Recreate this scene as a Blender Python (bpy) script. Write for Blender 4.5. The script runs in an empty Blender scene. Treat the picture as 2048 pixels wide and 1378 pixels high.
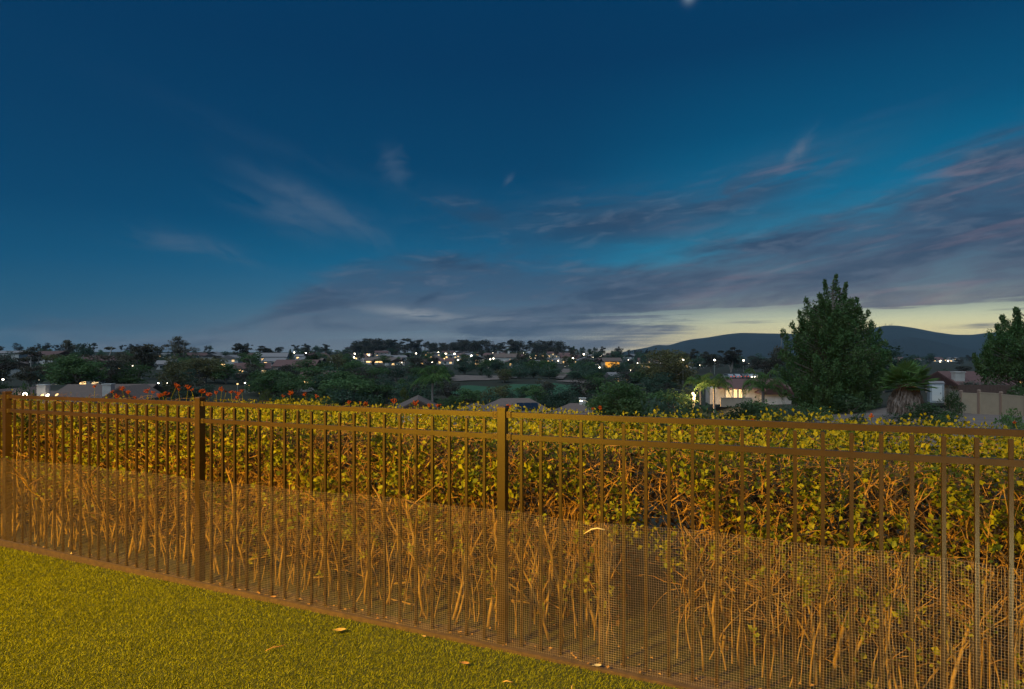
import bpy, math, random
import numpy as np
from mathutils import Vector, Matrix

sc = bpy.context.scene
COL = sc.collection
R = math.radians
rng = np.random.default_rng(7)
rnd = random.Random(11)

# ------------------------------------------------------------------ camera
F = 1170.0            # focal length in photo pixels (2048 wide)
HY = 709.0            # horizon row in the photo
CX = 1024.0
EYE = 1.71
cam_d = bpy.data.cameras.new('camera')
cam = bpy.data.objects.new('camera', cam_d)
COL.objects.link(cam)
cam_d.sensor_width = 36.0
cam_d.lens = F / 2048.0 * 36.0
cam_d.shift_y = (HY - 689.0) / 2048.0
cam_d.clip_start = 0.05
cam_d.clip_end = 30000.0
cam.location = (0, 0, EYE)
cam.rotation_euler = (R(90), 0, 0)
sc.camera = cam

# ------------------------------------------------------------------ sky (dusk, glow of the set sun to the right)
def lin(r, g, b):
    f = lambda c: (c / 255 / 12.92) if c <= 10.3 else ((c / 255 + 0.055) / 1.055) ** 2.4
    return (f(r), f(g), f(b), 1.0)

world = bpy.data.worlds.new('World')
sc.world = world
world.use_nodes = True
WT = world.node_tree
WT.nodes.clear()

class S:
    """a socket with arithmetic"""
    def __init__(self, s): self.s = s
    def __add__(a, b): return M('ADD', a, b)
    def __radd__(a, b): return M('ADD', a, b)
    def __sub__(a, b): return M('SUBTRACT', a, b)
    def __rsub__(a, b): return M('SUBTRACT', b, a)
    def __mul__(a, b): return M('MULTIPLY', a, b)
    def __rmul__(a, b): return M('MULTIPLY', a, b)
    def __truediv__(a, b): return M('DIVIDE', a, b)
def put_in(sock, v):
    if isinstance(v, S): WT.links.new(v.s, sock)
    else: sock.default_value = v
def M(op, *a):
    n = WT.nodes.new('ShaderNodeMath'); n.operation = op
    for i, v in enumerate(a): put_in(n.inputs[i], v)
    return S(n.outputs[0])
def sstep(v, lo, hi, t0=0.0, t1=1.0):
    n = WT.nodes.new('ShaderNodeMapRange'); n.interpolation_type = 'SMOOTHSTEP'
    put_in(n.inputs['Value'], v); put_in(n.inputs['From Min'], lo); put_in(n.inputs['From Max'], hi)
    n.inputs['To Min'].default_value = t0; n.inputs['To Max'].default_value = t1
    return S(n.outputs['Result'])
def ramp(v, stops, lo=0.0, hi=1.0):
    n = WT.nodes.new('ShaderNodeValToRGB')
    el = n.color_ramp.elements
    while len(el) > 1: el.remove(el[-1])
    el[0].position = stops[0][0]; el[0].color = stops[0][1]
    for p, c in stops[1:]:
        e = el.new(p); e.color = c
    put_in(n.inputs[0], v)
    return S(n.outputs[0])
def mix(f, a, b, blend='MIX'):
    n = WT.nodes.new('ShaderNodeMix'); n.data_type = 'RGBA'; n.blend_type = blend
    put_in(n.inputs['Factor'], f); put_in(n.inputs['A'], a); put_in(n.inputs['B'], b)
    return S(n.outputs['Result'])
def noise(x, y, z, scale=1.0, detail=6, rough=0.55, dist=0.0):
    c = WT.nodes.new('ShaderNodeCombineXYZ')
    put_in(c.inputs[0], x); put_in(c.inputs[1], y); put_in(c.inputs[2], z)
    n = WT.nodes.new('ShaderNodeTexNoise')
    WT.links.new(c.outputs[0], n.inputs['Vector'])
    n.inputs['Scale'].default_value = scale; n.inputs['Detail'].default_value = detail
    n.inputs['Roughness'].default_value = rough; n.inputs['Distortion'].default_value = dist
    return S(n.outputs['Fac'])
def curve(v, pts, lo, hi):
    n = WT.nodes.new('ShaderNodeFloatCurve')
    c = n.mapping.curves[0]
    P = [((x - lo) / (hi - lo), y) for x, y in pts]
    c.points[0].location = P[0]; c.points[1].location = P[-1]
    for p in P[1:-1]: c.points.new(*p)
    n.mapping.update()
    put_in(n.inputs['Value'], (v - lo) / (hi - lo))
    return S(n.outputs[0])

def azel(px, py):
    u = (px - CX) / F; v = (HY - py) / F
    return math.atan(u), math.atan(v / math.sqrt(1 + u * u))

tc = WT.nodes.new('ShaderNodeTexCoord')
sp = WT.nodes.new('ShaderNodeSeparateXYZ')
WT.links.new(tc.outputs['Generated'], sp.inputs[0])
dx, dy, dz = S(sp.outputs[0]), S(sp.outputs[1]), S(sp.outputs[2])
az = M('ARCTAN2', dx, dy)            # 0 straight ahead, + to the right
el = M('ARCSINE', dz)
SUN_AZ = R(44)
toward = M('COSINE', az - SUN_AZ)    # 1 in the glow, -1 opposite
elp = M('MAXIMUM', el, 0.0)
# clear sky away from the glow / beside it / in the glow, by elevation in radians
left = ramp(elp, [(0.0, lin(56, 92, 118)), (0.03, lin(44, 91, 121)), (0.075, lin(30, 88, 120)), (0.13, lin(8, 80, 118)),
                  (0.21, lin(0, 67, 107)), (0.33, lin(0, 59, 99)), (0.46, lin(0, 54, 94)), (1.0, lin(0, 48, 86))])
midc = ramp(elp, [(0.0, lin(150, 152, 154)), (0.02, lin(136, 143, 150)), (0.05, lin(108, 132, 148)), (0.09, lin(66, 116, 145)),
                  (0.15, lin(16, 102, 141)), (0.21, lin(0, 84, 124)), (0.30, lin(0, 66, 105)), (0.46, lin(0, 54, 94)), (1.0, lin(0, 48, 86))])
right = ramp(elp, [(0.0, lin(250, 222, 150)), (0.035, lin(240, 226, 166)), (0.06, lin(206, 214, 178)), (0.10, lin(120, 168, 178)),
                   (0.16, lin(44, 138, 170)), (0.24, lin(2, 108, 148)), (0.34, lin(0, 80, 120)), (0.46, lin(0, 58, 98)), (1.0, lin(0, 48, 86))])
w1 = sstep(toward, 0.0, 0.86)
w = sstep(toward, 0.74, 0.985)
base = mix(w, mix(w1, left, midc), right)
# cloud deck: a sheet of altostratus that thickens to the right
n_big = noise(az * 2.2, el * 9.0, 3.1, 1.6, 7, 0.58, 0.6)
n_mid = noise(az * 5.0, (el - az * 0.09) * 20.0, 7.7, 1.0, 8, 0.56, 0.5)
n_fin = noise(az * 13.0, (el - az * 0.10) * 60.0, 1.3, 1.0, 8, 0.6, 0.5)
top = curve(az, [(-3.2, 0.02), (-0.75, 0.02), (-0.5, 0.035), (-0.36, 0.085), (-0.20, 0.155), (0.0, 0.172), (0.2, 0.15),
                 (0.32, 0.168), (0.47, 0.20), (0.60, 0.238), (0.72, 0.275), (1.0, 0.27), (1.6, 0.1), (3.2, 0.02)], -3.2, 3.2)
edge = (top - el) + (n_big - 0.5) * 0.08 + (n_mid - 0.5) * 0.08 + (n_fin - 0.5) * 0.03
deck = sstep(edge, -0.030, 0.026)
# broken towards the horizon on the glow side: long bands
band = noise(az * 3.4, (el - az * 0.015) * 85.0, 4.4, 1.0, 6, 0.6, 0.3)
low = sstep(el, 0.095, 0.045)
keep = sstep(band + (n_mid - 0.5) * 0.35 - low * w * 0.30, 0.27, 0.46)
holes = M('MAXIMUM', 1.0 - low, keep)
thin = sstep(n_mid * 0.65 + n_fin * 0.35, 0.34, 0.54, 0.78, 1.0)
deck = deck * holes * thin
# upper broken layer
def patch(px, py, rx, ry, ang, seed, amp, lo=0.42, hi=0.62, sx=9.0, sy=30.0):
    a0, e0 = azel(px, py)
    c, s = math.cos(ang), math.sin(ang)
    da = az - a0; de = el - e0
    p = (da * c + de * s) / rx; q = (de * c - da * s) / ry
    g = M('EXPONENT', (p * p + q * q) * -1.0)
    nn = noise((da * c + de * s) * sx, (de * c - da * s) * sy, seed, 1.0, 7, 0.6, 0.7)
    return g * sstep(nn + g * 0.12, lo, hi) * amp
front = sstep(M('COSINE', az), 0.0, 0.2)
P = [patch(1240, 440, 0.26, 0.044, 0.03, 2.2, 0.95, 0.30, 0.58, 6, 24), patch(1450, 400, 0.16, 0.036, 0.26, 5.2, 0.9, 0.32, 0.58, 7, 22),
     patch(975, 435, 0.10, 0.024, -0.3, 9.1, 0.75, 0.32, 0.60), patch(650, 420, 0.115, 0.021, -0.40, 3.3, 0.46, 0.33, 0.68, 11, 26),
     patch(590, 430, 0.08, 0.028, -0.25, 8.3, 0.35, 0.36, 0.66), patch(790, 330, 0.025, 0.030, 0.4, 6.3, 0.35, 0.40, 0.7, 16, 26),
     patch(1597, 300, 0.026, 0.009, 0.85, 4.3, 0.6, 0.30, 0.6, 26, 50), patch(1018, 360, 0.010, 0.005, 0.9, 1.3, 0.35, 0.3, 0.5),
     patch(350, 485, 0.06, 0.016, -0.1, 2.9, 0.35, 0.38, 0.66), patch(440, 500, 0.05, 0.014, -0.3, 7.9, 0.3, 0.38, 0.66),
     patch(560, 300, 0.20, 0.02, -0.25, 6.9, 0.05, 0.40, 0.7)]
dark_up = M('MAXIMUM', M('MAXIMUM', P[0], P[1]), P[2])
upper = P[3]
for q in P[4:]: upper = M('MAXIMUM', upper, q)
upper = upper * front
ccol = ramp(elp, [(0.0, lin(112, 122, 134)), (0.05, lin(92, 107, 126)), (0.11, lin(62, 86, 114)), (0.2, lin(40, 78, 110)), (0.4, lin(50, 86, 116))])
ccol_r = ramp(elp, [(0.0, lin(140, 130, 128)), (0.05, lin(118, 116, 124)), (0.10, lin(86, 92, 112)), (0.18, lin(60, 80, 108)), (0.4, lin(58, 88, 116))])
ccol = mix(w, ccol, ccol_r)
# rose light caught on the undersides
streak = noise(az * 4.5 + 2.0, (el - az * 0.13) * 38.0, 2.6, 1.0, 7, 0.56, 0.5)
rose = sstep(streak, 0.52, 0.70) * sstep(az, 0.08, 0.5) * sstep(toward, 0.5, 0.95)
ccol = mix(rose * 0.52, ccol, lin(138, 114, 126))
slate = sstep(n_mid, 0.44, 0.62)
ccol = mix(slate * 0.55, ccol, lin(38, 62, 92))
ccol = mix(sstep(n_fin, 0.50, 0.68) * 0.35, ccol, lin(104, 116, 136))
wisp = mix(0.5, ccol, lin(110, 128, 150))
shade = sstep(n_fin, 0.3, 0.75, 0.86, 1.16)
sky = mix(dark_up * front, base, ccol)
sky = mix(deck * 0.94, sky, ccol)
sky = mix(upper, sky, wisp)
# the pale low streak left of centre
a0, e0 = azel(835, 628)
gp = (az - a0) / 0.075; gq = (el - e0 + (az - a0) * 0.09) / 0.0085
ps = M('EXPONENT', (gp * gp + gq * gq) * -1.0) * sstep(noise(az * 12.0, el * 80.0, 5.0, 1.0, 5, 0.6, 0.3), 0.34, 0.56)
a1, e1 = azel(1180, 640)
gp = (az - a1) / 0.28; gq = (el - e1) / 0.006
ps2 = M('EXPONENT', (gp * gp + gq * gq) * -1.0) * sstep(noise(az * 9.0, el * 120.0, 2.0, 1.0, 5, 0.6, 0.3), 0.40, 0.6) * 0.6
sky = mix(M('MAXIMUM', ps, ps2) * 0.75 * front, sky, lin(150, 156, 162))
# pale spot of the moon just above the frame
a0, e0 = azel(1378, -6)
gp = (az - a0) / 0.009; gq = (el - e0) / 0.008
sky = mix(M('EXPONENT', (gp * gp + gq * gq) * -1.0) * 0.7, sky, lin(120, 140, 158))
nish = WT.nodes.new('ShaderNodeTexSky'); nish.sky_type = 'NISHITA'; nish.sun_disc = False
nish.sun_elevation = R(-3); nish.sun_rotation = SUN_AZ
bg1 = WT.nodes.new('ShaderNodeBackground'); put_in(bg1.inputs['Color'], sky); bg1.inputs['Strength'].default_value = 0.80
bg2 = WT.nodes.new('ShaderNodeBackground'); WT.links.new(nish.outputs[0], bg2.inputs['Color']); bg2.inputs['Strength'].default_value = 0.005
ad = WT.nodes.new('ShaderNodeAddShader')
WT.links.new(bg1.outputs[0], ad.inputs[0]); WT.links.new(bg2.outputs[0], ad.inputs[1])
wo = WT.nodes.new('ShaderNodeOutputWorld')
WT.links.new(ad.outputs[0], wo.inputs['Surface'])
world.cycles.sampling_method = 'MANUAL'; world.cycles.sample_map_resolution = 512

# afterglow: one weak, very soft sun, the broad light that the dusk sky sheds on the land
sun_d = bpy.data.lights.new('sun', 'SUN'); sun_d.energy = 1.5; sun_d.angle = R(80); sun_d.color = (0.76, 0.93, 1.0)
sun = bpy.data.objects.new('sun', sun_d); COL.objects.link(sun)
sd = Vector((-0.32, -0.42, 0.80)).normalized()
sun.rotation_euler = (-sd).to_track_quat('-Z', 'Y').to_euler()

sc.view_settings.view_transform = 'Standard'
sc.view_settings.look = 'None'
sc.view_settings.exposure = 0.30
sc.view_settings.gamma = 1.0
sc.view_settings.use_curve_mapping = False
sc.render.engine = 'CYCLES'
sc.cycles.use_denoising = True
sc.cycles.max_bounces = 6
sc.cycles.diffuse_bounces = 3
sc.cycles.transparent_max_bounces = 8
sc.cycles.sample_clamp_indirect = 4.0
sc.cycles.volume_bounces = 0

# ------------------------------------------------------------------ helpers
def at(px, py, Y):
    return ((px - CX) * Y / F, Y, EYE - (py - HY) * Y / F)

class Geo:
    """collects vertices and faces, becomes ONE mesh"""
    def __init__(s): s.v = []; s.q = []; s.t = []; s.n = 0
    def add(s, v, q=None, t=None):
        v = np.asarray(v, float).reshape(-1, 3)
        if q is not None and len(q): s.q.append(np.asarray(q, int).reshape(-1, 4) + s.n)
        if t is not None and len(t): s.t.append(np.asarray(t, int).reshape(-1, 3) + s.n)
        s.v.append(v); s.n += len(v)
        return s
    def box(s, c, d, rz=0.0, taper=1.0):
        x, y, z = d[0] / 2, d[1] / 2, d[2] / 2
        v = np.array([(-x, -y, -z), (x, -y, -z), (x, y, -z), (-x, y, -z), (-x * taper, -y * taper, z), (x * taper, -y * taper, z), (x * taper, y * taper, z), (-x * taper, y * taper, z)])
        cs, sn = math.cos(rz), math.sin(rz)
        v[:, :2] = v[:, :2] @ np.array([[cs, sn], [-sn, cs]])
        return s.add(v + np.array(c), [(0, 3, 2, 1), (4, 5, 6, 7), (0, 1, 5, 4), (1, 2, 6, 5), (2, 3, 7, 6), (3, 0, 4, 7)])
    def obox(s, o, ex, ey, ez, a, b, cc):
        """box in a frame: o origin, axes ex ey ez, ranges a b cc"""
        o = np.array(o, float); ex, ey, ez = (np.array(k, float) for k in (ex, ey, ez))
        v = [o + ex * i + ey * j + ez * k for k in cc for (i, j) in ((a[0], b[0]), (a[1], b[0]), (a[1], b[1]), (a[0], b[1]))]
        return s.add(v, [(0, 3, 2, 1), (4, 5, 6, 7), (0, 1, 5, 4), (1, 2, 6, 5), (2, 3, 7, 6), (3, 0, 4, 7)])
    def tube(s, pts, rad, k=5, caps=False):
        p = np.asarray(pts, float); m = len(p)
        r = np.full(m, rad) if np.isscalar(rad) else np.asarray(rad, float)
        tg = np.gradient(p, axis=0); tg /= np.linalg.norm(tg, axis=1)[:, None] + 1e-9
        ref = np.array([0.31, 0.93, 0.2]) if abs(tg[0][2]) > 0.6 else np.array([0.05, 0.1, 1.0])
        a = np.cross(tg, ref); a /= np.linalg.norm(a, axis=1)[:, None] + 1e-9
        b = np.cross(tg, a)
        th = np.arange(k) * 2 * math.pi / k
        v = p[:, None, :] + r[:, None, None] * (np.cos(th)[None, :, None] * a[:, None, :] + np.sin(th)[None, :, None] * b[:, None, :])
        i = np.arange(m - 1)[:, None] * k; j = np.arange(k)[None, :]; j2 = (j + 1) % k
        q = np.stack([i + j, i + j2, i + k + j2, i + k + j], -1).reshape(-1, 4)
        t = []
        if caps:
            t = [(0, x + 1, x) for x in range(1, k - 1)] + [((m - 1) * k, (m - 1) * k + x, (m - 1) * k + x + 1) for x in range(1, k - 1)]
        return s.add(v.reshape(-1, 3), q, t)
    def prism(s, prof, o, ex, ey, ez, l0, l1):
        """polygon prof in (ex, ez), extruded along ey from l0 to l1"""
        o = np.array(o, float); ex, ey, ez = (np.array(k, float) for k in (ex, ey, ez)); m = len(prof)
        v = [o + ex * a + ez * b + ey * l for l in (l0, l1) for a, b in prof]
        q = [(i, (i + 1) % m, m + (i + 1) % m, m + i) for i in range(m)]
        t = [(0, i + 1, i) for i in range(1, m - 1)] + [(m, m + i, m + i + 1) for i in range(1, m - 1)]
        return s.add(v, q, t)
    def leaves(s, c, axis, nrm, L, W, fold=0.25):
        """one folded diamond per centre"""
        axis = axis / (np.linalg.norm(axis, axis=1)[:, None] + 1e-9)
        side = np.cross(axis, nrm); side /= np.linalg.norm(side, axis=1)[:, None] + 1e-9
        up = np.cross(side, axis)
        L = np.broadcast_to(np.asarray(L, float), (len(c),))[:, None]; W = np.broadcast_to(np.asarray(W, float), (len(c),))[:, None]
        v = np.stack([c - axis * L * .5, c + side * W * .5 + up * W * fold, c + axis * L * .5, c - side * W * .5 + up * W * fold], 1)
        i = np.arange(len(c))[:, None] * 4
        return s.add(v.reshape(-1, 3), None, np.concatenate([i + np.array([0, 1, 2]), i + np.array([0, 2, 3])], 0))
    def mesh(s, name, smooth=False):
        me = bpy.data.meshes.new(name)
        v = np.concatenate(s.v) if s.v else np.zeros((0, 3))
        q = np.concatenate(s.q) if s.q else np.zeros((0, 4), int)
        t = np.concatenate(s.t) if s.t else np.zeros((0, 3), int)
        me.vertices.add(len(v)); me.vertices.foreach_set('co', v.astype(np.float32).ravel())
        nl = q.size + t.size
        me.loops.add(nl); me.loops.foreach_set('vertex_index', np.concatenate([q.ravel(), t.ravel()]).astype(np.int32))
        me.polygons.add(len(q) + len(t))
        st = np.concatenate([np.arange(len(q)) * 4, q.size + np.arange(len(t)) * 3]).astype(np.int32)
        me.polygons.foreach_set('loop_start', st)
        me.polygons.foreach_set('use_smooth', np.full(len(q) + len(t), bool(smooth)))
        me.update(calc_edges=True); me.validate()
        return me
    def build(s, name, mat, parent=None, smooth=False, loc=None):
        me = s.mesh(name, smooth); me.materials.append(mat)
        return link(name, me, parent, loc)
def link(name, data, parent=None, loc=None):
    o = bpy.data.objects.new(name, data); COL.objects.link(o)
    if parent is not None: o.parent = parent
    if loc is not None: o.location = loc
    return o
def tag(o, label=None, cat=None, group=None, kind=None):
    if label: o['label'] = label
    if cat: o['category'] = cat
    if group: o['group'] = group
    if kind: o['kind'] = kind
    return o
def thing(name, label, cat, loc=(0, 0, 0), rz=0.0, group=None):
    o = link(name, None, None, loc); o.rotation_euler = (0, 0, rz); o.empty_display_size = 0.2
    return tag(o, label, cat, group)
KIDS = {}
def copy_tree(o, parent=None):
    c = o.copy(); COL.objects.link(c)
    if parent is not None: c.parent = parent
    for ch in o.children: copy_tree(ch, c)
    return c

# ------------------------------------------------------------------ materials
def mat(name, col, rough=0.7, metal=0.0, var=None, scale=8.0, bump=0.0, bscale=40.0, spec=0.4, objvar=0.0, detail=5, stretch=None):
    m = bpy.data.materials.new(name); m.use_nodes = True
    nt = m.node_tree; b = nt.nodes['Principled BSDF']
    b.inputs['Roughness'].default_value = rough; b.inputs['Metallic'].default_value = metal
    b.inputs['Specular IOR Level'].default_value = spec
    c4 = (*col, 1.0)
    b.inputs['Base Color'].default_value = c4
    tcn = nt.nodes.new('ShaderNodeTexCoord'); vec = tcn.outputs['Object']
    if stretch:
        mp = nt.nodes.new('ShaderNodeMapping'); mp.inputs['Scale'].default_value = stretch
        nt.links.new(vec, mp.inputs['Vector']); vec = mp.outputs['Vector']
    out = None
    if var:
        n = nt.nodes.new('ShaderNodeTexNoise'); n.inputs['Scale'].default_value = scale; n.inputs['Detail'].default_value = detail
        n.inputs['Roughness'].default_value = 0.65
        nt.links.new(vec, n.inputs['Vector'])
        r = nt.nodes.new('ShaderNodeValToRGB')
        r.color_ramp.elements[0].position = 0.34; r.color_ramp.elements[0].color = c4
        r.color_ramp.elements[1].position = 0.66; r.color_ramp.elements[1].color = (*var, 1.0)
        nt.links.new(n.outputs['Fac'], r.inputs[0]); out = r.outputs[0]
    if objvar > 0:
        oi = nt.nodes.new('ShaderNodeObjectInfo')
        hs = nt.nodes.new('ShaderNodeHueSaturation')
        mr = nt.nodes.new('ShaderNodeMapRange'); mr.inputs['To Min'].default_value = 1 - objvar; mr.inputs['To Max'].default_value = 1 + objvar
        nt.links.new(oi.outputs['Random'], mr.inputs['Value']); nt.links.new(mr.outputs[0], hs.inputs['Value'])
        if out is not None: nt.links.new(out, hs.inputs['Color'])
        else: hs.inputs['Color'].default_value = c4
        out = hs.outputs['Color']
    if out is not None: nt.links.new(out, b.inputs['Base Color'])
    if bump > 0:
        n2 = nt.nodes.new('ShaderNodeTexNoise'); n2.inputs['Scale'].default_value = bscale; n2.inputs['Detail'].default_value = 6
        nt.links.new(vec, n2.inputs['Vector'])
        bp = nt.nodes.new('ShaderNodeBump'); bp.inputs['Strength'].default_value = bump; bp.inputs['Distance'].default_value = 0.02
        nt.links.new(n2.outputs['Fac'], bp.inputs['Height']); nt.links.new(bp.outputs[0], b.inputs['Normal'])
    return m
def leafmat(name, c1, c2, scale=2.0, trans=0.35, objvar=0.28, rough=0.6):
    m = mat(name, c1, rough, 0, c2, scale, spec=0.25, objvar=objvar, detail=3)
    nt = m.node_tree; b = nt.nodes['Principled BSDF']
    tr = nt.nodes.new('ShaderNodeBsdfTranslucent'); mx = nt.nodes.new('ShaderNodeMixShader'); mx.inputs[0].default_value = trans
    src = b.inputs['Base Color'].links[0].from_socket
    nt.links.new(src, tr.inputs['Color'])
    o = nt.nodes['Material Output']
    nt.links.new(b.outputs[0], mx.inputs[1]); nt.links.new(tr.outputs[0], mx.inputs[2]); nt.links.new(mx.outputs[0], o.inputs['Surface'])
    return m
def glow(name, col, strength, lights=False):
    m = bpy.data.materials.new(name); m.use_nodes = True
    nt = m.node_tree; nt.nodes.clear()
    e = nt.nodes.new('ShaderNodeEmission'); e.inputs['Color'].default_value = (*col, 1); e.inputs['Strength'].default_value = strength
    o = nt.nodes.new('ShaderNodeOutputMaterial'); nt.links.new(e.outputs[0], o.inputs['Surface'])
    if not lights: m.cycles.emission_sampling = 'NONE'
    return m
K = {}
K['bronze'] = mat('bronze_powder_coat', (0.0235, 0.0120, 0.0022), 0.40, 0.0, (0.030, 0.0158, 0.004), 9, 0.05, 600, spec=0.45)
K['bracket'] = mat('bracket_metal', (0.085, 0.060, 0.035), 0.3, 0.5)
K['wire'] = mat('galvanised_wire', (0.36, 0.28, 0.26), 0.5, 0.2, (0.22, 0.15, 0.12), 12)
K['turf'] = leafmat('turf_blade', (0.11, 0.145, 0.005), (0.30, 0.285, 0.010), 260.0, 0.2, 0.0, 0.55)
K['turf_base'] = mat('turf_backing', (0.02, 0.028, 0.007), 0.9, 0, (0.045, 0.05, 0.012), 90)
K['edging'] = mat('edging_timber', (0.085, 0.05, 0.032), 0.75, 0, (0.05, 0.03, 0.022), 30, 0.2, 120)
K['concrete'] = mat('mow_strip_concrete', (0.085, 0.056, 0.048), 0.9, 0, (0.035, 0.022, 0.018), 14, 0.4, 180)
K['soil'] = mat('ground_soil', (0.045, 0.034, 0.022), 0.95, 0, (0.026, 0.032, 0.017), 0.35, 0.3, 3.0)
K['stem'] = mat('hedge_bark', (0.30, 0.175, 0.055), 0.8, 0, (0.15, 0.085, 0.03), 45, 0.3, 160)
K['twig'] = mat('hedge_twig', (0.30, 0.155, 0.05), 0.85, 0, (0.12, 0.058, 0.022), 20)
K['hleaf'] = leafmat('hedge_leaf', (0.085, 0.115, 0.010), (0.30, 0.275, 0.014), 9.0, 0.3, 0.15)
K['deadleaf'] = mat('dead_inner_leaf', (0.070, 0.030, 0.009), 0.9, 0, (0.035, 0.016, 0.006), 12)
K['flower'] = leafmat('orange_flower', (0.34, 0.075, 0.010), (0.24, 0.035, 0.010), 30.0, 0.35, 0.1)
K['litter'] = mat('dry_leaf', (0.35, 0.20, 0.07), 0.8, 0, (0.22, 0.09, 0.03), 60)
K['paleleaf'] = mat('pale_dry_leaf', (0.46, 0.30, 0.10), 0.8, 0, (0.32, 0.18, 0.05), 50)
K['stone'] = mat('pale_stone', (0.46, 0.38, 0.26), 0.8)
K['bark'] = mat('tree_bark', (0.17, 0.13, 0.11), 0.9, 0, (0.28, 0.24, 0.21), 1.5)
K['barkpale'] = mat('pale_bark', (0.42, 0.37, 0.34), 0.9, 0, (0.25, 0.2, 0.18), 1.2)
K['euc'] = leafmat('eucalyptus_leaf', (0.112, 0.087, 0.063), (0.147, 0.137, 0.084), 0.25)
K['eucd'] = leafmat('dark_eucalyptus_leaf', (0.084, 0.063, 0.059), (0.084, 0.090, 0.059), 0.25)
K['green'] = leafmat('green_leaf', (0.067, 0.143, 0.050), (0.126, 0.180, 0.067), 0.35)
K['bluegreen'] = leafmat('blue_green_leaf', (0.056, 0.105, 0.070), (0.091, 0.133, 0.084), 0.3)
K['olive'] = leafmat('olive_leaf', (0.169, 0.142, 0.065), (0.176, 0.176, 0.069), 0.3)
K['lime'] = leafmat('bright_green_leaf', (0.131, 0.176, 0.039), (0.176, 0.176, 0.062), 0.4)
K['pine'] = leafmat('pine_needles', (0.056, 0.131, 0.038), (0.105, 0.160, 0.056), 0.7, 0.2, 0.0)
K['shrub'] = leafmat('dark_shrub_leaf', (0.052, 0.096, 0.042), (0.088, 0.126, 0.052), 0.6)
K['greyleaf'] = leafmat('grey_green_leaf', (0.14, 0.16, 0.12), (0.22, 0.22, 0.18), 0.8)
K['frond'] = leafmat('palm_frond', (0.075, 0.170, 0.045), (0.14, 0.21, 0.06), 0.9, 0.25)
K['thatch'] = mat('dead_frond_skirt', (0.17, 0.12, 0.095), 0.95, 0, (0.26, 0.21, 0.19), 3.0)
K['thatchtop'] = mat('rusty_palm_fibre', (0.26, 0.11, 0.03), 0.95, 0, (0.18, 0.08, 0.03), 12)
K['palmtrunk'] = mat('palm_trunk', (0.33, 0.29, 0.27), 0.9, 0, (0.24, 0.2, 0.19), 4, 0.4, 8, stretch=(1, 1, 6))
K['wallw'] = mat('white_stucco', (0.62, 0.59, 0.57), 0.9, 0, (0.44, 0.41, 0.39), 1.0, objvar=0.12)
K['wallt'] = mat('tan_stucco', (0.52, 0.42, 0.34), 0.9, 0, (0.44, 0.35, 0.28), 1.0, objvar=0.1)
K['roofr'] = mat('red_tile_roof', (0.20, 0.10, 0.092), 0.85, 0, (0.13, 0.07, 0.066), 3.0, 0.6, 6, objvar=0.12, stretch=(1, 6, 1))
K['roofb'] = mat('brown_shingle_roof', (0.22, 0.15, 0.13), 0.9, 0, (0.15, 0.105, 0.09), 2.5, 0.6, 8, objvar=0.1, stretch=(1, 6, 1))
K['roofg'] = mat('grey_shingle_roof', (0.30, 0.27, 0.27), 0.9, 0, (0.22, 0.19, 0.2), 2.5, 0.4, 8, objvar=0.12)
K['shed'] = mat('grey_white_panel', (0.36, 0.38, 0.41), 0.8, 0, (0.28, 0.30, 0.33), 3)
K['dark'] = mat('dark_glass', (0.03, 0.035, 0.045), 0.15, spec=0.6)
K['frame'] = mat('window_frame', (0.6, 0.6, 0.6), 0.6)
K['vinyl'] = mat('beige_vinyl', (0.46, 0.36, 0.26), 0.6, 0, (0.41, 0.32, 0.23), 2)
K['vinylpost'] = mat('brown_post', (0.30, 0.20, 0.155), 0.6)
K['brownfence'] = mat('brown_wood_fence', (0.14, 0.085, 0.07), 0.85, 0, (0.1, 0.06, 0.05), 4)
K['fairway'] = mat('golf_grass', (0.036, 0.100, 0.050), 0.95, 0, (0.050, 0.125, 0.060), 0.12)
K['dirt'] = mat('pale_dirt', (0.24, 0.18, 0.155), 0.95, 0, (0.17, 0.125, 0.11), 0.5, 0.5, 4)
K['asphalt'] = mat('asphalt', (0.05, 0.05, 0.055), 0.9)
K['hill'] = mat('hill_chaparral', (0.024, 0.026, 0.030), 0.95, 0, (0.014, 0.017, 0.020), 0.006, detail=8)
K['solar'] = mat('solar_panel', (0.012, 0.024, 0.045), 0.3, 0.1, spec=0.5)
K['lamp_metal'] = mat('lamp_pole_metal', (0.5, 0.48, 0.42), 0.5, 0.3)
K['mast'] = mat('mast_steel', (0.16, 0.16, 0.17), 0.6, 0.5)
K['carpaint'] = mat('car_paint', (0.45, 0.45, 0.47), 0.3, 0.3, objvar=0.6)
K['tyre'] = mat('tyre_rubber', (0.02, 0.02, 0.02), 0.8)
G_WARM = glow('warm_light', (1.0, 0.60, 0.24), 1.9)
G_SOFT = glow('soft_window_light', (1.0, 0.68, 0.32), 0.9)
G_WHITE = glow('white_light', (1.0, 0.86, 0.62), 12.0)
G_RED = glow('red_tail_light', (1.0, 0.12, 0.06), 0.9)
G_LAMP = glow('lamp_bulb', (1.0, 0.8, 0.45), 25.0)
G_GARD = glow('garden_lamp_light', (1.0, 0.68, 0.3), 6.0)
G_ORANGE = glow('painted_wall_glow', (1.0, 0.42, 0.05), 0.9)  # glow put into the wall in place of lamplight falling on it

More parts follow.
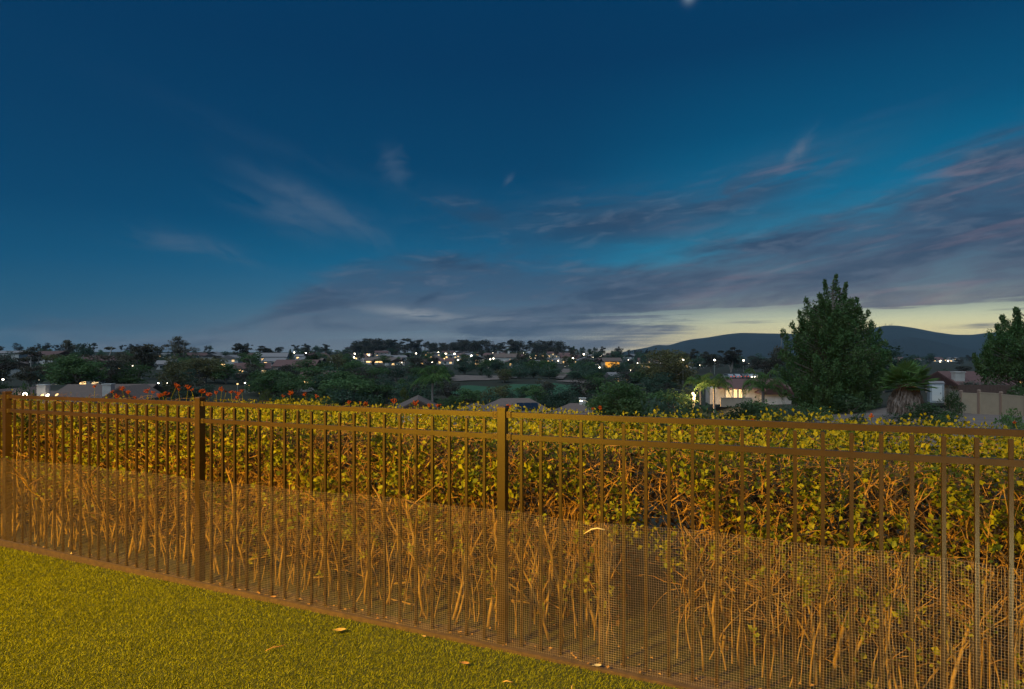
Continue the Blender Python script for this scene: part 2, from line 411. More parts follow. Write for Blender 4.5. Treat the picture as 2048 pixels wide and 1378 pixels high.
# ------------------------------------------------------------------ terrain
COLS = [(-0.75, [(0, 0), (8, -0.4), (14, -3.0), (25, -5.5), (70, -6.3), (130, -5.6), (200, -6.2), (350, -5.5), (600, -1.0), (900, 6.0), (1300, 6.0), (2200, -8), (9000, -12)]),
        (-0.06, [(0, 0), (7, -0.6), (14, -4.0), (30, -8.5), (60, -10.5), (95, -10.5), (150, -10.4), (190, -8.4), (230, -7.2), (300, -6.5), (450, -6.0), (700, -0.8), (1000, 5.0), (1300, 5.0), (2200, -8), (9000, -12)]),
        (0.30, [(0, 0), (7, -0.6), (14, -3.2), (30, -5.6), (60, -6.5), (90, -6.8), (150, -7.2), (300, -7.5), (450, -7.5), (700, -5.0), (1000, -4.0), (1500, -10), (9000, -12)]),
        (0.42, [(0, 0), (7, -0.6), (14, -2.2), (30, -3.3), (50, -4.0), (75, -4.8), (150, -5.4), (300, -7.0), (600, -9.5), (1500, -12), (9000, -12)]),
        (0.78, [(0, 0), (6, -0.5), (14, -1.4), (30, -2.1), (42, -2.7), (60, -2.7), (150, -3.7), (400, -7.5), (1500, -12), (9000, -12)])]
PX0, PY0 = -0.0545, 3.447      # middle post of the fence
SLOPE = 0.007                  # the garden rises gently to the right
NX, NY = 0.3913, 0.9203        # unit vector away from the camera, square to the fence
def gz(X, Y):
    X = np.asarray(X, float); Y = np.asarray(Y, float)
    s = np.clip(X / np.maximum(Y, 0.5), -1.2, 1.2)
    tabs = [np.interp(Y, [a for a, _ in t], [b for _, b in t]) for _, t in COLS]
    ss = [c for c, _ in COLS]
    z = np.zeros_like(s + Y)
    z = np.where(s <= ss[0], tabs[0], z)
    for i in range(len(ss) - 1):
        f = np.clip((s - ss[i]) / (ss[i + 1] - ss[i]), 0, 1); f = f * f * (3 - 2 * f)
        z = np.where((s > ss[i]) & (s <= ss[i + 1]), tabs[i] * (1 - f) + tabs[i + 1] * f, z)
    z = np.where(s > ss[-1], tabs[-1], z)
    D = NX * X + NY * Y
    k = np.clip((D - 5.7) / 3.0, 0, 1); k = k * k * (3 - 2 * k)
    amp = np.clip((np.hypot(X, Y) - 20) / 60, 0, 1) * 0.35
    z = z * k + amp * (np.sin(X * 0.11 + 1.3) * np.cos(Y * 0.09) + 0.6 * np.sin(X * 0.31) * np.sin(Y * 0.27 + 2))
    tt = np.clip((X - PX0) * 0.9203 - (Y - PY0) * 0.3913, -14, 14)
    return np.where(Y > 0, z, 0.0) + SLOPE * tt * (1 - np.where(Y > 0, k, 0.0))
g = Geo()
rad = np.concatenate([np.linspace(0.4, 12, 24), np.geomspace(13, 6100, 120)])
ang = np.linspace(-math.pi, math.pi, 361)[:-1]
rr, aa = np.meshgrid(rad, ang, indexing='ij')
X, Y = rr * np.sin(aa), rr * np.cos(aa)
Z = gz(X, Y) - 0.02
v = np.stack([X, Y, Z], -1).reshape(-1, 3)
n_a = len(ang)
i = np.arange(len(rad) - 1)[:, None] * n_a; j = np.arange(n_a)[None, :]; j2 = (j + 1) % n_a
q = np.stack([i + j, i + n_a + j, i + n_a + j2, i + j2], -1).reshape(-1, 4)
g.add(v, q[:, ::-1])
g.add([(0, 0, -0.02)] + [tuple(p) for p in v[:n_a]], None, [(0, 1 + (k + 1) % n_a, 1 + k) for k in range(n_a)])
tag(g.build('ground', K['soil'], None, True), kind='structure')

def sheet(name, pts, m, lift, kind='structure', res=26):
    """terrain-following sheet over a convex outline of (x, y) points"""
    pts = np.array(pts, float); x0, y0 = pts.min(0); x1, y1 = pts.max(0)
    xs = np.linspace(x0, x1, res); ys = np.linspace(y0, y1, res)
    gx, gy = np.meshgrid(xs, ys, indexing='ij')
    ins = np.zeros(gx.shape, bool)
    for k in range(len(pts)):
        a, b = pts[k], pts[(k + 1) % len(pts)]
        c = ((a[1] > gy) != (b[1] > gy)) & (gx < (b[0] - a[0]) * (gy - a[1]) / (b[1] - a[1] + 1e-12) + a[0])
        ins ^= c
    vv = np.stack([gx, gy, gz(gx, gy) + lift], -1).reshape(-1, 3)
    q = []
    for a in range(res - 1):
        for b in range(res - 1):
            if ins[a, b] or ins[a + 1, b] or ins[a, b + 1] or ins[a + 1, b + 1]:
                q.append((a * res + b, (a + 1) * res + b, (a + 1) * res + b + 1, a * res + b + 1))
    return tag(Geo().add(vv, q).build(name, m, None, True), kind=kind)
def g_at(px, Y): return ((px - CX) * Y / F, Y)
def blob_outline(px, Y, rx, ry, n=18, seed=0):
    r_ = random.Random(seed); x, y = g_at(px, Y)
    return [(x + rx * math.cos(k * 2 * math.pi / n) * r_.uniform(.85, 1.1), y + ry * math.sin(k * 2 * math.pi / n) * r_.uniform(.85, 1.1)) for k in range(n)]
sheet('fairway', blob_outline(1062, 168, 16, 26, seed=1), K['fairway'], 0.25, res=34)
sheet('golf_green', blob_outline(948, 172, 7, 15, seed=3), K['fairway'], 0.30, res=30)
sheet('sand_bank', blob_outline(960, 225, 13, 16, seed=2), K['dirt'], 0.25)
sheet('dirt_path', [g_at(1112, 215), g_at(1124, 215), g_at(1146, 330), g_at(1130, 330)], K['dirt'], 0.4)
sheet('dirt_slope', blob_outline(1180, 205, 11, 9, seed=4), K['dirt'], 0.2)
sheet('gravel_slope', [g_at(1810, 24), g_at(2060, 20), g_at(2090, 44), g_at(1900, 46), g_at(1835, 36)], K['dirt'], 0.06)
sheet('bare_bank', [g_at(1610, 44), g_at(1730, 36), g_at(1850, 44), g_at(1780, 52), g_at(1640, 54)], K['dirt'], 0.06)

# far hills with their own depth
def hill(name, prof, Yc, Yf, zb=-30, n=140, seed=0, rough=0.05):
    r_ = np.random.default_rng(seed)
    px = np.linspace(prof[0][0], prof[-1][0], n)
    py = np.interp(px, [p[0] for p in prof], [p[1] for p in prof])
    py = np.convolve(np.pad(py, 1, 'edge'), np.ones(3) / 3, 'valid')
    rows = []
    for f in np.concatenate([np.linspace(0, 1, 22), [1.2, 1.5]]):
        Yr = Yf + (Yc - Yf) * f
        tang = (HY - py) / F; base_ = -12.0 / Yf * 1.6
        gg = min(f, 1) ** 0.85 if f <= 1 else 1 - (f - 1) * 1.4
        wob = rough * np.sin(math.pi * min(f, 1)) * np.sin(px * 0.09 + f * 3 + np.sin(px * 0.031) * 4) * (1 if f < 1 else 0)
        zz_ = EYE + Yr * (base_ + (tang - base_) * gg * (1 - np.abs(wob)))
        rows.append(np.stack([(px - CX) * Yr / F, np.full(n, Yr), zz_ + np.minimum(0, zb) * (0.0 if f > 0 else 1.0)], -1))
    m = len(rows); v = np.concatenate(rows)
    i = np.arange(m - 1)[:, None] * n; j = np.arange(n - 1)[None, :]
    q = np.stack([i + j, i + j + 1, i + n + j + 1, i + n + j], -1).reshape(-1, 4)
    return tag(Geo().add(v, q).build(name, K['hill'], None, True), kind='structure')
hill('hills', [(1195, 716), (1230, 710), (1244, 704), (1299, 694), (1315, 689), (1336, 691.5), (1359, 684), (1379, 679), (1414, 675), (1449, 669), (1481, 665.5), (1524, 666.5), (1600, 668), (1700, 668), (1745, 657), (1768, 651), (1795, 651), (1830, 656), (1870, 664), (1910, 669.5), (1945, 669.5), (1980, 665), (2010, 664), (2060, 668), (2200, 680), (2500, 700), (2900, 714)], 4200, 2900, n=260, seed=1)
hill('hills', [(1660, 716), (1720, 702), (1760, 686), (1790, 677), (1815, 673.5), (1840, 676), (1880, 685), (1930, 697), (1980, 706), (2030, 714)], 3100, 2500, n=110, seed=2)

# ------------------------------------------------------------------ lawn, edging, strip, soil
DX, DY = 0.9203, -0.3913                   # along the fence, to the right
def fp(t, n=0.0, z=0.0):
    return np.array((PX0 + DX * t + NX * n, PY0 + DY * t + NY * n, z + SLOPE * t))
def t_of(px, n=0.0):
    u = (px - CX) / F
    c = NX * PX0 + NY * PY0 + n
    Yv = c / (NY + NX * u)
    return ((u * Yv - PX0) * DX + (Yv - PY0) * DY)
EX, EN, EZ = (DX, DY, 0), (NX, NY, 0), (0, 0, 1)
T0, T1 = -9.0, 5.5
g = Geo()
g.add([fp(-10, -9, 0.004), fp(8, -9, 0.004), fp(8, -0.085, 0.004), fp(-10, -0.085, 0.004)], [(0, 1, 2, 3)])
tag(g.build('lawn', K['turf_base']), kind='structure')
g = Geo(); g.obox(fp(0), EX, EN, EZ, (T0, T1), (-0.082, -0.062), (-0.03, 0.026))
tag(g.build('garden_edging', K['edging']), 'thin brown edging strip between the turf and the fence foot', 'edging')
g = Geo()
nseg = 60
for k in range(nseg):
    a = T0 + (T1 - T0) * k / nseg; b = T0 + (T1 - T0) * (k + 1) / nseg
    w0 = 0.06 + 0.03 * math.sin(k * 0.9) + 0.02 * math.sin(k * 2.3); w1 = 0.06 + 0.03 * math.sin((k + 1) * .9) + 0.02 * math.sin((k + 1) * 2.3)
    g.add([fp(a, -0.061, 0.010), fp(b, -0.061, 0.010), fp(b, w1, 0.014), fp(a, w0, 0.014)], [(0, 1, 2, 3)])
tag(g.build('mow_strip', K['concrete']), kind='structure')

# grass blades (stuff): dense where the camera stands before it
def grass():
    N = 520000
    t = rng.uniform(-7.2, 1.9, N * 2); n = -0.085 - rng.uniform(0, 1, N * 2) ** 0.9 * 3.6
    p = np.stack([PX0 + DX * t + NX * n, PY0 + DY * t + NY * n, SLOPE * t], -1)
    u = p[:, 0] / np.maximum(p[:, 1], 0.3)
    ok = (p[:, 1] > 1.9) & (u > -1.25) & (u < 0.75)
    p = p[ok][:N]; N = len(p)
    h = rng.uniform(0.011, 0.023, N); a = rng.uniform(0, 2 * math.pi, N); w = rng.uniform(0.0009, 0.0017, N) * (1 + 0.10 * p[:, 1])
    lean = rng.normal(0, 0.55, N)[:, None] * h[:, None] * np.stack([np.cos(a * 3.7), np.sin(a * 3.7), np.zeros(N)], -1) + np.array([0.004, -0.006, 0])
    s = np.stack([np.cos(a), np.sin(a), np.zeros(N)], -1) * w[:, None]
    up = np.array([0, 0, 1.0]) * h[:, None]
    v = np.stack([p - s, p + s, p + s * .75 + up * .6 + lean * .4, p - s * .75 + up * .6 + lean * .4, p + up * .95 + lean], 1)
    i = np.arange(N)[:, None] * 5
    g = Geo(); g.add(v.reshape(-1, 3), i + np.array([0, 1, 2, 3]), i + np.array([3, 2, 4]))
    tag(g.build('grass', K['turf']), 'short olive green artificial turf in front of the fence', 'turf', kind='stuff')
grass()

# ------------------------------------------------------------------ the bronze fence
L = 2.507; GAP = L / 21
HR = 1.372
fence = thing('metal_fence', 'bronze metal picket fence with two top rails along the hedge', 'fence', tuple(fp(0)))
def loc(o, w):
    o.location = tuple(np.array(w) - np.array(fence.location)); return o
FR = math.atan2(DY, DX)
def fpart(name, geo, m=None):
    o = geo.build(name, m or K['bronze'], fence); o.rotation_euler = (0, 0, FR); return o
me_post = Geo(); me_post.box((0, 0, 0.69), (0.050, 0.050, 1.40)); 
me_cap = Geo(); me_cap.box((0, 0, 1.3935), (0.056, 0.056, 0.012)); me_cap.box((0, 0, 1.403), (0.055, 0.055, 0.007), 0, 0.8)
me_pick = Geo(); me_pick.box((0, 0, 0.670), (0.0160, 0.0160, 1.32))
rail_hw = 0.0125
post_m = me_post.mesh('post'); cap_m = me_cap.mesh('post_cap'); pick_m = me_pick.mesh('picket')
for mm in (post_m, cap_m, pick_m): mm.materials.append(K['bronze'])
# bracket: open cup round the rail end, a lip, a screw
br = Geo()
br.box((0, -0.0148, 0), (0.028, 0.003, 0.036)); br.box((0, 0.0148, 0), (0.028, 0.003, 0.036))
br.box((0, 0, 0.0172), (0.028, 0.0264, 0.003)); br.box((0, 0, -0.0172), (0.028, 0.0264, 0.003))
br.box((0.0125, -0.0175, 0), (0.003, 0.003, 0.036)); br.box((-0.0125, -0.0175, 0), (0.003, 0.003, 0.036))
brk_m = br.mesh('rail_bracket'); brk_m.materials.append(K['bracket'])
sg = Geo(); sg.tube([(0, -0.0163, 0), (0, -0.0205, 0)], [0.0045, 0.0035], 8, True)
scr_m = sg.mesh('screw'); scr_m.materials.append(K['bronze'])
def place(name, me, t, z=0.0, n=0.0, parent=None):
    o = link(name, me, parent or fence)
    if parent is None: loc(o, fp(t, n, z)); o.rotation_euler = (0, 0, FR)
    return o
for pi in range(-3, 3):
    po = place('post', post_m, pi * L)
    place('post_cap', cap_m, 0, parent=po)
    if pi == 2: break
    a, b = pi * L + 0.028, (pi + 1) * L - 0.028
    for zt in (HR, HR - 0.129):
        g = Geo()
        g.box(((b - a) / 2, 0, zt - 0.015), (b - a, 0.025, 0.030))
        o = g.build('rail', K['bronze'], fence); loc(o, fp(a)); o.rotation_euler = (0, -SLOPE, FR)
        for tt in (a + 0.016, b - 0.016):
            bk = place('rail_bracket', brk_m, tt, zt - 0.015)
            s_ = place('screw', scr_m, 0, parent=bk)
    for k in range(1, 21):
        place('picket', pick_m, pi * L + k * GAP)
# wire ties on the right pickets holding the mesh
# ------------------------------------------------------------------ wire mesh sheets
def mesh_sheet(t0, t1, label, seed, n0):
    c = 0.0127; r_ = 0.00048
    ph = np.random.default_rng(seed).uniform(0, 6.28, 8)
    def off(t, z):
        return n0 - 0.004 * np.sin(t * 3.1 + ph[0]) * z - 0.003 * np.sin(t * 9.3 + ph[1] + z * 3) + 0.0025 * np.sin(t * 21 + ph[2] + z * 7)
    def sway(t, z):
        return 0.004 * np.sin(t * 5.3 + ph[3]) * np.sin(z * 5 + ph[4]) + 0.003 * np.sin(t * 13 + z * 4 + ph[5])
    ztop = lambda t: 0.793 + 0.007 * np.sin(t * 2.1 + ph[6]) + 0.005 * np.sin(t * 6.3 + ph[7])
    g = Geo()
    ts = np.arange(t0, t1 + 1e-6, c); zz = np.linspace(0.004, 1, 12)
    def pos(t, z):
        tt = t + sway(t, z); nn = off(t, z)
        return np.stack([PX0 + DX * tt + NX * nn, PY0 + DY * tt + NY * nn, z + SLOPE * t], -1)
    th = np.arange(3) * 2 * math.pi / 3
    for t in ts:
        z = zz * float(ztop(t))
        g.tube(pos(np.full(len(z), t), z), r_, 3)
    nr = 62
    tl = np.arange(t0, t1 + 0.03, 0.04)
    for k in range(nr + 1):
        z = (0.008 + (1 - 0.008) * k / nr) * ztop(tl)
        g.tube(pos(tl, z) - np.array([NX, NY, 0]) * r_ * 1.6, r_, 3)
    o = g.build('wire_mesh', K['wire'])
    return tag(o, label, 'wire mesh', 'sheets of wire mesh along the fence foot')
TJ = t_of(1213)
mesh_sheet(T0 + 1.6, TJ + 0.03, 'long left sheet of square wire mesh, ending at the overlap by the dark gap', 3, -0.030)
mesh_sheet(TJ - 0.03, 4.6, 'sheet of square wire mesh on the right, starting at the overlap before the dark gap', 4, -0.0345)

# ------------------------------------------------------------------ the hedge
HZ = 1.125
hedge = thing('hedge', 'leggy cape honeysuckle hedge with yellow green leaves and orange flowers behind the fence', 'hedge')
def gap_at(t):     # the thin dark gap low in the hedge
    return math.exp(-((t - t_of(1290, 0.4)) / 0.20) ** 2)
stem_n = 0
tips = []
TW = Geo()
def walk(p, d, n, step, jit, grav=0.0):
    pts = [p.copy()]
    for _ in range(n):
        d = d + rng.normal(0, jit, 3); d[2] += grav
        d /= np.linalg.norm(d); p = p + d * step; pts.append(p.copy())
    return np.array(pts), d
tpos = []
t = -8.6
while t < 5.2:
    t += rng.uniform(0.012, 0.045) * (1.0 if t > -3 else 1.25)
    if gap_at(t) > 0.42: continue
    tpos.append(t)
thick = []
for t in tpos:
    n0 = 0.15 + abs(rng.normal(0, 0.17)); u_ = rng.random()
    big = u_ < 0.26; crooked = rng.random() < 0.16
    sd_ = 0.30 if crooked else 0.11
    lean = np.array([DX, DY, 0]) * rng.normal(0, sd_) + np.array([NX, NY, 0]) * rng.normal(0.04, 0.10) + np.array([0, 0, 1.0])
    pts, d = walk(fp(t, n0, -0.02), lean / np.linalg.norm(lean), 11, rng.uniform(0.062, 0.10), 0.13 if crooked else 0.085, 0.05)
    if max(gap_at(float(np.dot(p - fp(0), [DX, DY, 0]))) for p in pts[:7]) > 0.6: continue
    r0 = rng.uniform(0.0075, 0.0125) if big else rng.uniform(0.0026, 0.0058)
    rr_ = np.linspace(r0, r0 * 0.42, len(pts))
    thick.append((r0, pts, rr_))
    if big and rng.random() < 0.75:      # a fork
        k = int(rng.integers(2, 6)); sgn = rng.choice([-1, 1])
        dd = np.array([DX, DY, 0]) * sgn * rng.uniform(0.25, 0.6) + np.array([NX, NY, 0]) * rng.normal(0, .15) + np.array([0, 0, 1.0])
        p2, _ = walk(pts[k], dd / np.linalg.norm(dd), 9, rng.uniform(0.05, 0.085), 0.12, 0.05)
        thick.append((rr_[k] * .8, p2, np.linspace(rr_[k] * .8, rr_[k] * .25, len(p2))))
    for k in range(3, len(pts)):
        if rng.random() < (0.55 if k < 6 else 0.95):
            dd = np.array([DX, DY, 0]) * rng.normal(0, 0.55) + np.array([NX, NY, 0]) * rng.normal(-0.05, 0.4) + np.array([0, 0, rng.uniform(0.2, 1.2)])
            q_, dl = walk(pts[k], dd / np.linalg.norm(dd), 5, rng.uniform(0.03, 0.07), 0.24, 0.03)
            TW.tube(q_, np.linspace(min(r0 * .5, 0.0038), 0.0011, len(q_)), 3)
            tips.append(q_[-1]); tips.append(q_[3])
            if rng.random() < 0.5:
                dd2 = dl + rng.normal(0, 0.5, 3)
                q2, _ = walk(q_[2], dd2 / np.linalg.norm(dd2), 4, rng.uniform(0.03, 0.05), 0.3, 0.02)
                TW.tube(q2, np.linspace(0.002, 0.0009, len(q2)), 3); tips.append(q2[-1])
thick.sort(key=lambda a: -a[0])
REST = Geo()
for k, (r0, pts, rr_) in enumerate(thick):
    if k < 240:
        g = Geo(); g.tube(pts - pts[0], rr_, 6, True)
        g.build('stem', K['stem'], hedge, True, tuple(pts[0]))
    else: REST.tube(pts, rr_, 5)
tag(REST.build('thin_stems', K['stem'], hedge, True), kind='stuff')
# fallen, broken sticks leaning and lying at the hedge foot
for k in range(26):
    t = rng.uniform(-5.5, 0.1); p = fp(t, rng.uniform(0.22, 0.5), rng.uniform(0.02, 0.12))
    d = np.array([DX, DY, 0]) * rng.choice([-1, 1]) + np.array([0, 0, rng.uniform(-0.05, 0.55)])
    q_, _ = walk(p, d / np.linalg.norm(d), 4, rng.uniform(0.03, 0.07), 0.12)
    q_[:, 2] = np.maximum(q_[:, 2], 0.02)
    g = Geo(); g.tube(q_ - q_[0], np.linspace(rng.uniform(0.006, 0.011), 0.004, 5), 5, True)
    g.build('broken_stick', K['stem'], hedge, True, tuple(q_[0]))
# tangle of finer twigs through the upper body and the top
for k in range(11500):
    t = rng.uniform(-8.4, 5.0); front_ = rng.random() < 0.72
    n = 0.24 + abs(rng.normal(0, 0.22)) if front_ else rng.uniform(0.4, 2.3)
    z = rng.uniform(0.30, HZ - 0.03) if front_ else rng.uniform(0.55, HZ)
    if z < 0.6 and rng.random() < 0.5: continue
    if gap_at(t) > 0.3 and z < 0.72: continue
    d = np.array([DX, DY, 0]) * rng.normal(0, 0.8) + np.array([NX, NY, 0]) * rng.normal(0, 0.35) + np.array([0, 0, rng.normal(0.6, 0.6)])
    q_, _ = walk(fp(t, n, z), d / np.linalg.norm(d), 5, rng.uniform(0.03, 0.08), 0.22)
    q_[:, 2] = np.minimum(q_[:, 2], HZ + 0.02)
    TW.tube(q_, np.linspace(rng.uniform(0.0018, 0.0042), 0.001, 6), 3)
    if rng.random() < 0.5: tips.append(q_[-1])
tag(TW.build('twigs', K['twig'], hedge), kind='stuff')
# leaves: sprigs of small oval leaflets
def sprig(geo, c, out, n, size, r_):
    out = out / (np.linalg.norm(out) + 1e-9)
    ax = rng.normal(0, 1, (n, 3)) * 0.75 + out[None, :]
    ctr = c + rng.normal(0, r_, (n, 3)) + ax * size * 0.4
    nr = rng.normal(0, 1, (n, 3)) * 0.6 + np.array([0, -0.3, 0.9])
    sz = size * rng.uniform(0.6, 1.25, n)
    geo.leaves(ctr, ax, nr, sz, sz * rng.uniform(0.62, 0.85, n), 0.12)
def cover(t, z):   # patchy leaf cover of the front face
    v = math.sin(t * 3.9 + 1.0) * math.sin(z * 7 + t * 1.7) + 0.7 * math.sin(t * 9.1 + z * 11) + 0.5 * math.sin(t * 17 - z * 19 + 2)
    return v
def top_z(t, n):
    return HZ + 0.022 * math.sin(t * 2.3 + n * 1.7) + 0.02 * math.sin(t * 6.1 - n * 4.3 + 1) + 0.018 * math.sin(t * 13 + n * 9) - 0.10 * min(1, max(0, (-4.6 - t) / 1.2))
FO = Geo()
# front face: clumps of leaf sprigs, with holes between them
for k in range(2100):
    t = rng.uniform(-8.6, 5.2); z = rng.beta(2.6, 1.15) * (HZ + 0.02)
    right_ = 1 / (1 + math.exp(-(t - 0.6) * 2.2))
    want = 0.66 if z > 0.84 else (0.50 + 0.08 * right_ if z > 0.5 else (0.18 + 0.44 * right_))
    if cover(t, z) < 1.5 - 3.0 * want: continue
    if gap_at(t) > 0.4 and z < 0.62 and rng.random() < 0.7: continue
    n = max(0.11, 0.24 + rng.normal(0, 0.09))
    for _ in range(int(rng.integers(1, 5))):
        c = fp(t + rng.normal(0, 0.035), max(0.09, n + rng.normal(0, 0.03)), z + rng.normal(0, 0.035))
        sprig(FO, c, np.array([-NX, -NY, 0.5]), int(rng.integers(4, 9)), rng.uniform(0.026, 0.042), 0.028)
# leaves at twig tips
for p in tips:
    if rng.random() < 0.16 and p[2] > 0.40: sprig(FO, p, np.array([-NX, -NY, 0.6]), int(rng.integers(2, 5)), 0.022, 0.016)
# top
for k in range(7600):
    t = rng.uniform(-9.2, 5.4); n = 0.30 + rng.uniform(0, 1) ** 0.85 * 2.1
    z = top_z(t, n) - abs(rng.normal(0, 0.035)) - 0.10 * (rng.random() < 0.2)
    if n > 2.2: z += 0.0
    if math.sin(t * 8.3 + n * 5) * math.sin(n * 9 - t * 3) > 0.75 and rng.random() < 0.8: continue
    sprig(FO, fp(t, n, z), np.array([rng.normal(0, .3), rng.normal(-.2, .3), 1.0]), int(rng.integers(4, 9)), 0.032, 0.032)
# body behind, so that the hedge is deep: green leaves high up, dead brown leaves and shade inside
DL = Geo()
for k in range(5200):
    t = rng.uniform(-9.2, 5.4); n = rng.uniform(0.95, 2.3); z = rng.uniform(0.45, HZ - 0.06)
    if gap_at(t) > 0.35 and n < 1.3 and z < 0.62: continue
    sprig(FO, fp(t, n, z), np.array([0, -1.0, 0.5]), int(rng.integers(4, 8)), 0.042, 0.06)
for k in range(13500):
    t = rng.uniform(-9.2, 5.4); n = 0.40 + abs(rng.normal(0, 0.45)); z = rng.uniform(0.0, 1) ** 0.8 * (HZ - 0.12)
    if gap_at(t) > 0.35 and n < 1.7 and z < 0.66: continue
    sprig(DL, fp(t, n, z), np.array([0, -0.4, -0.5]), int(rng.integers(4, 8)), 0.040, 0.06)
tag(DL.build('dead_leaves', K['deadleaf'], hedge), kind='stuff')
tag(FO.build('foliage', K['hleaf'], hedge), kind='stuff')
# the sprigs that stand out at the front, one by one
protos = []
for k in range(7):
    g = Geo(); st = np.array([(0, 0, -0.04), (0.004, 0.002, -0.012), (-0.002, 0.004, 0.016), (0.003, -0.002, 0.04)])
    g.tube(st, [0.0018, 0.0016, 0.0013, 0.0008], 3)
    for q_ in range(11):
        f = (q_ + 0.5) / 11; b0 = np.array([np.interp(f * 3, range(4), st[:, i_]) for i_ in range(3)])
        a_ = q_ * 2.2 + rng.normal(0, .3); ax = np.array([math.cos(a_), math.sin(a_), rng.uniform(0.1, 0.9)]); ax /= np.linalg.norm(ax); ln = rng.uniform(.022, .036)
        g.leaves((b0 + ax * ln * .48)[None, :], ax[None, :], rng.normal(0, .5, (1, 3)) + np.array([[0, 0, 1.0]]), ln, ln * .68, 0.1)
    me = g.mesh('leaf_sprig'); me.materials.append(K['hleaf']); protos.append(me)
for k in range(240):
    t = rng.uniform(-2.2, 3.2); z = rng.beta(2, 1.4) * 1.05 + 0.06
    if cover(t, z) < 0.1 and rng.random() < 0.6: continue
    if gap_at(t) > 0.5 and z < 0.6 and rng.random() < 0.8: continue
    o = link('leaf_sprig', protos[k % 7], hedge, tuple(fp(t, rng.uniform(0.10, 0.22), z)))
    o.rotation_euler = (rng.normal(0, .5), rng.normal(0, .5), rng.uniform(0, 6.28)); sx = rng.uniform(.8, 1.25); o.scale = (sx, sx, sx)
# upright shoots on the top edge, then orange flower heads
fl_m = []
for k in range(5):
    g = Geo()
    for q_ in range(13):
        a = rng.uniform(0, 6.28); sp_ = rng.uniform(0.2, 0.9)
        d = np.array([math.cos(a) * sp_, math.sin(a) * sp_, 1.0]); d /= np.linalg.norm(d)
        b0 = np.array([0, 0, rng.uniform(-0.02, 0.02)]); ln = rng.uniform(0.045, 0.075)
        bend = np.array([math.cos(a), math.sin(a), -0.2]) * 0.012
        g.tube([b0, b0 + d * ln * .5 + bend * .3, b0 + d * ln + bend], [0.0018, 0.0045, 0.0075], 5)
        tip = b0 + d * ln + bend
        ax = rng.normal(0, 1, (4, 3)) + d * 0.6
        g.leaves(tip + ax * 0.008, ax, rng.normal(0, 1, (4, 3)), 0.022, 0.013)
    me = g.mesh('flower_head'); me.materials.append(K['flower']); fl_m.append(me)
FLOW = [(190, 770, 0), (226, 781, 0), (232, 792, 1), (244, 776, 1), (256, 783, 1), (270, 792, 0), (296, 780, 1), (305, 783, 0), (318, 790, 1), (326, 788, 0), (332, 786, 1),
        (352, 770, 1), (357, 777, 0), (376, 774, 1), (384, 777, 0), (404, 781, 1), (418, 788, 1), (432, 783, 0), (444, 777, 1), (452, 780, 0), (462, 781, 0), (474, 785, 1),
        (474, 793, 0), (484, 779, 0), (565, 788, 0), (581, 784, 1), (610, 786, 0), (632, 790, 0), (698, 802, 0), (720, 803, 0), (732, 806, 1), (787, 800, 1),
        (832, 805, 1), (858, 807, 0), (875, 809, 1), (1017, 808, 1), (1080, 825, 0), (1186, 813, 0), (1200, 812, 1), (1182, 826, 0), (1393, 836, 0), (1506, 834, 0), (1741, 827, 1), (2030, 838, 0)]
SH = Geo()
for k, (px, py, big) in enumerate(FLOW):
    n = rng.uniform(1.5, 2.15); u = (px - CX) / F
    Yv = (NX * PX0 + NY * PY0 + n) / (NY + NX * u)
    p = np.array(at(px, py, Yv))
    o = link('flower_head', fl_m[k % 5], hedge, tuple(p - np.array([0, 0, 0.03]))); s_ = (0.56 if big else 0.38) * (Yv / 6.5) ** 0.5 * (0.7 if px > 1000 else 1)
    o.rotation_euler = (rng.normal(0, .3), rng.normal(0, .3), rng.uniform(0, 6)); o.scale = (s_, s_, s_)
    base_ = np.array([p[0] + rng.normal(0, .05), p[1] + rng.normal(0, .05), HZ - 0.12])
    SH.tube([base_, (base_ + p) / 2 + rng.normal(0, .01, 3), p - np.array([0, 0, 0.03])], [0.004, 0.003, 0.002], 4)
for k in range(120):
    t = rng.uniform(-5.4, 5); n = rng.uniform(0.4, 2.35); b0 = fp(t, n, HZ - 0.05); h = rng.uniform(0.04, 0.11)
    pts, _ = walk(b0, np.array([rng.normal(0, .25), rng.normal(0, .25), 1.0]), 4, h / 4 + 0.01, 0.1)
    SH.tube(pts, np.linspace(0.003, 0.001, 5), 3)
    for p in pts[2:]: sprig(SH, p, np.array([0, 0, 1.0]), 4, 0.028, 0.012)
tag(SH.build('shoots', K['hleaf'], hedge), kind='stuff')

# ------------------------------------------------------------------ litter on the ground
LT = Geo()
for k in range(430):
    t = rng.uniform(-6.5, 3.8); n = rng.choice([rng.uniform(-0.055, 0.03), rng.uniform(0.0, 0.45)], p=[0.55, 0.45])
    c = fp(t, n, 0.022 + rng.uniform(0, 0.008))[None, :]
    sz = rng.uniform(0.010, 0.026)
    LT.leaves(c, rng.normal(0, 1, (1, 3)) * np.array([1, 1, .2]), np.array([[rng.normal(0, .4), rng.normal(0, .4), 1.0]]), sz, sz * 0.7, 0.3)
tag(LT.build('leaf_litter', K['litter']), 'orange brown dry petals and leaves scattered along the edging', 'leaf litter', kind='stuff')
def ground_pt(px, py, z=0.034):
    Yv = (EYE - z) * F / (py - HY); t_ = ((px - CX) * Yv / F - PX0) * DX + (Yv - PY0) * DY; z = z - 0.010 + SLOPE * t_
    Yv = (EYE - z) * F / (py - HY); return ((px - CX) * Yv / F, Yv, z)
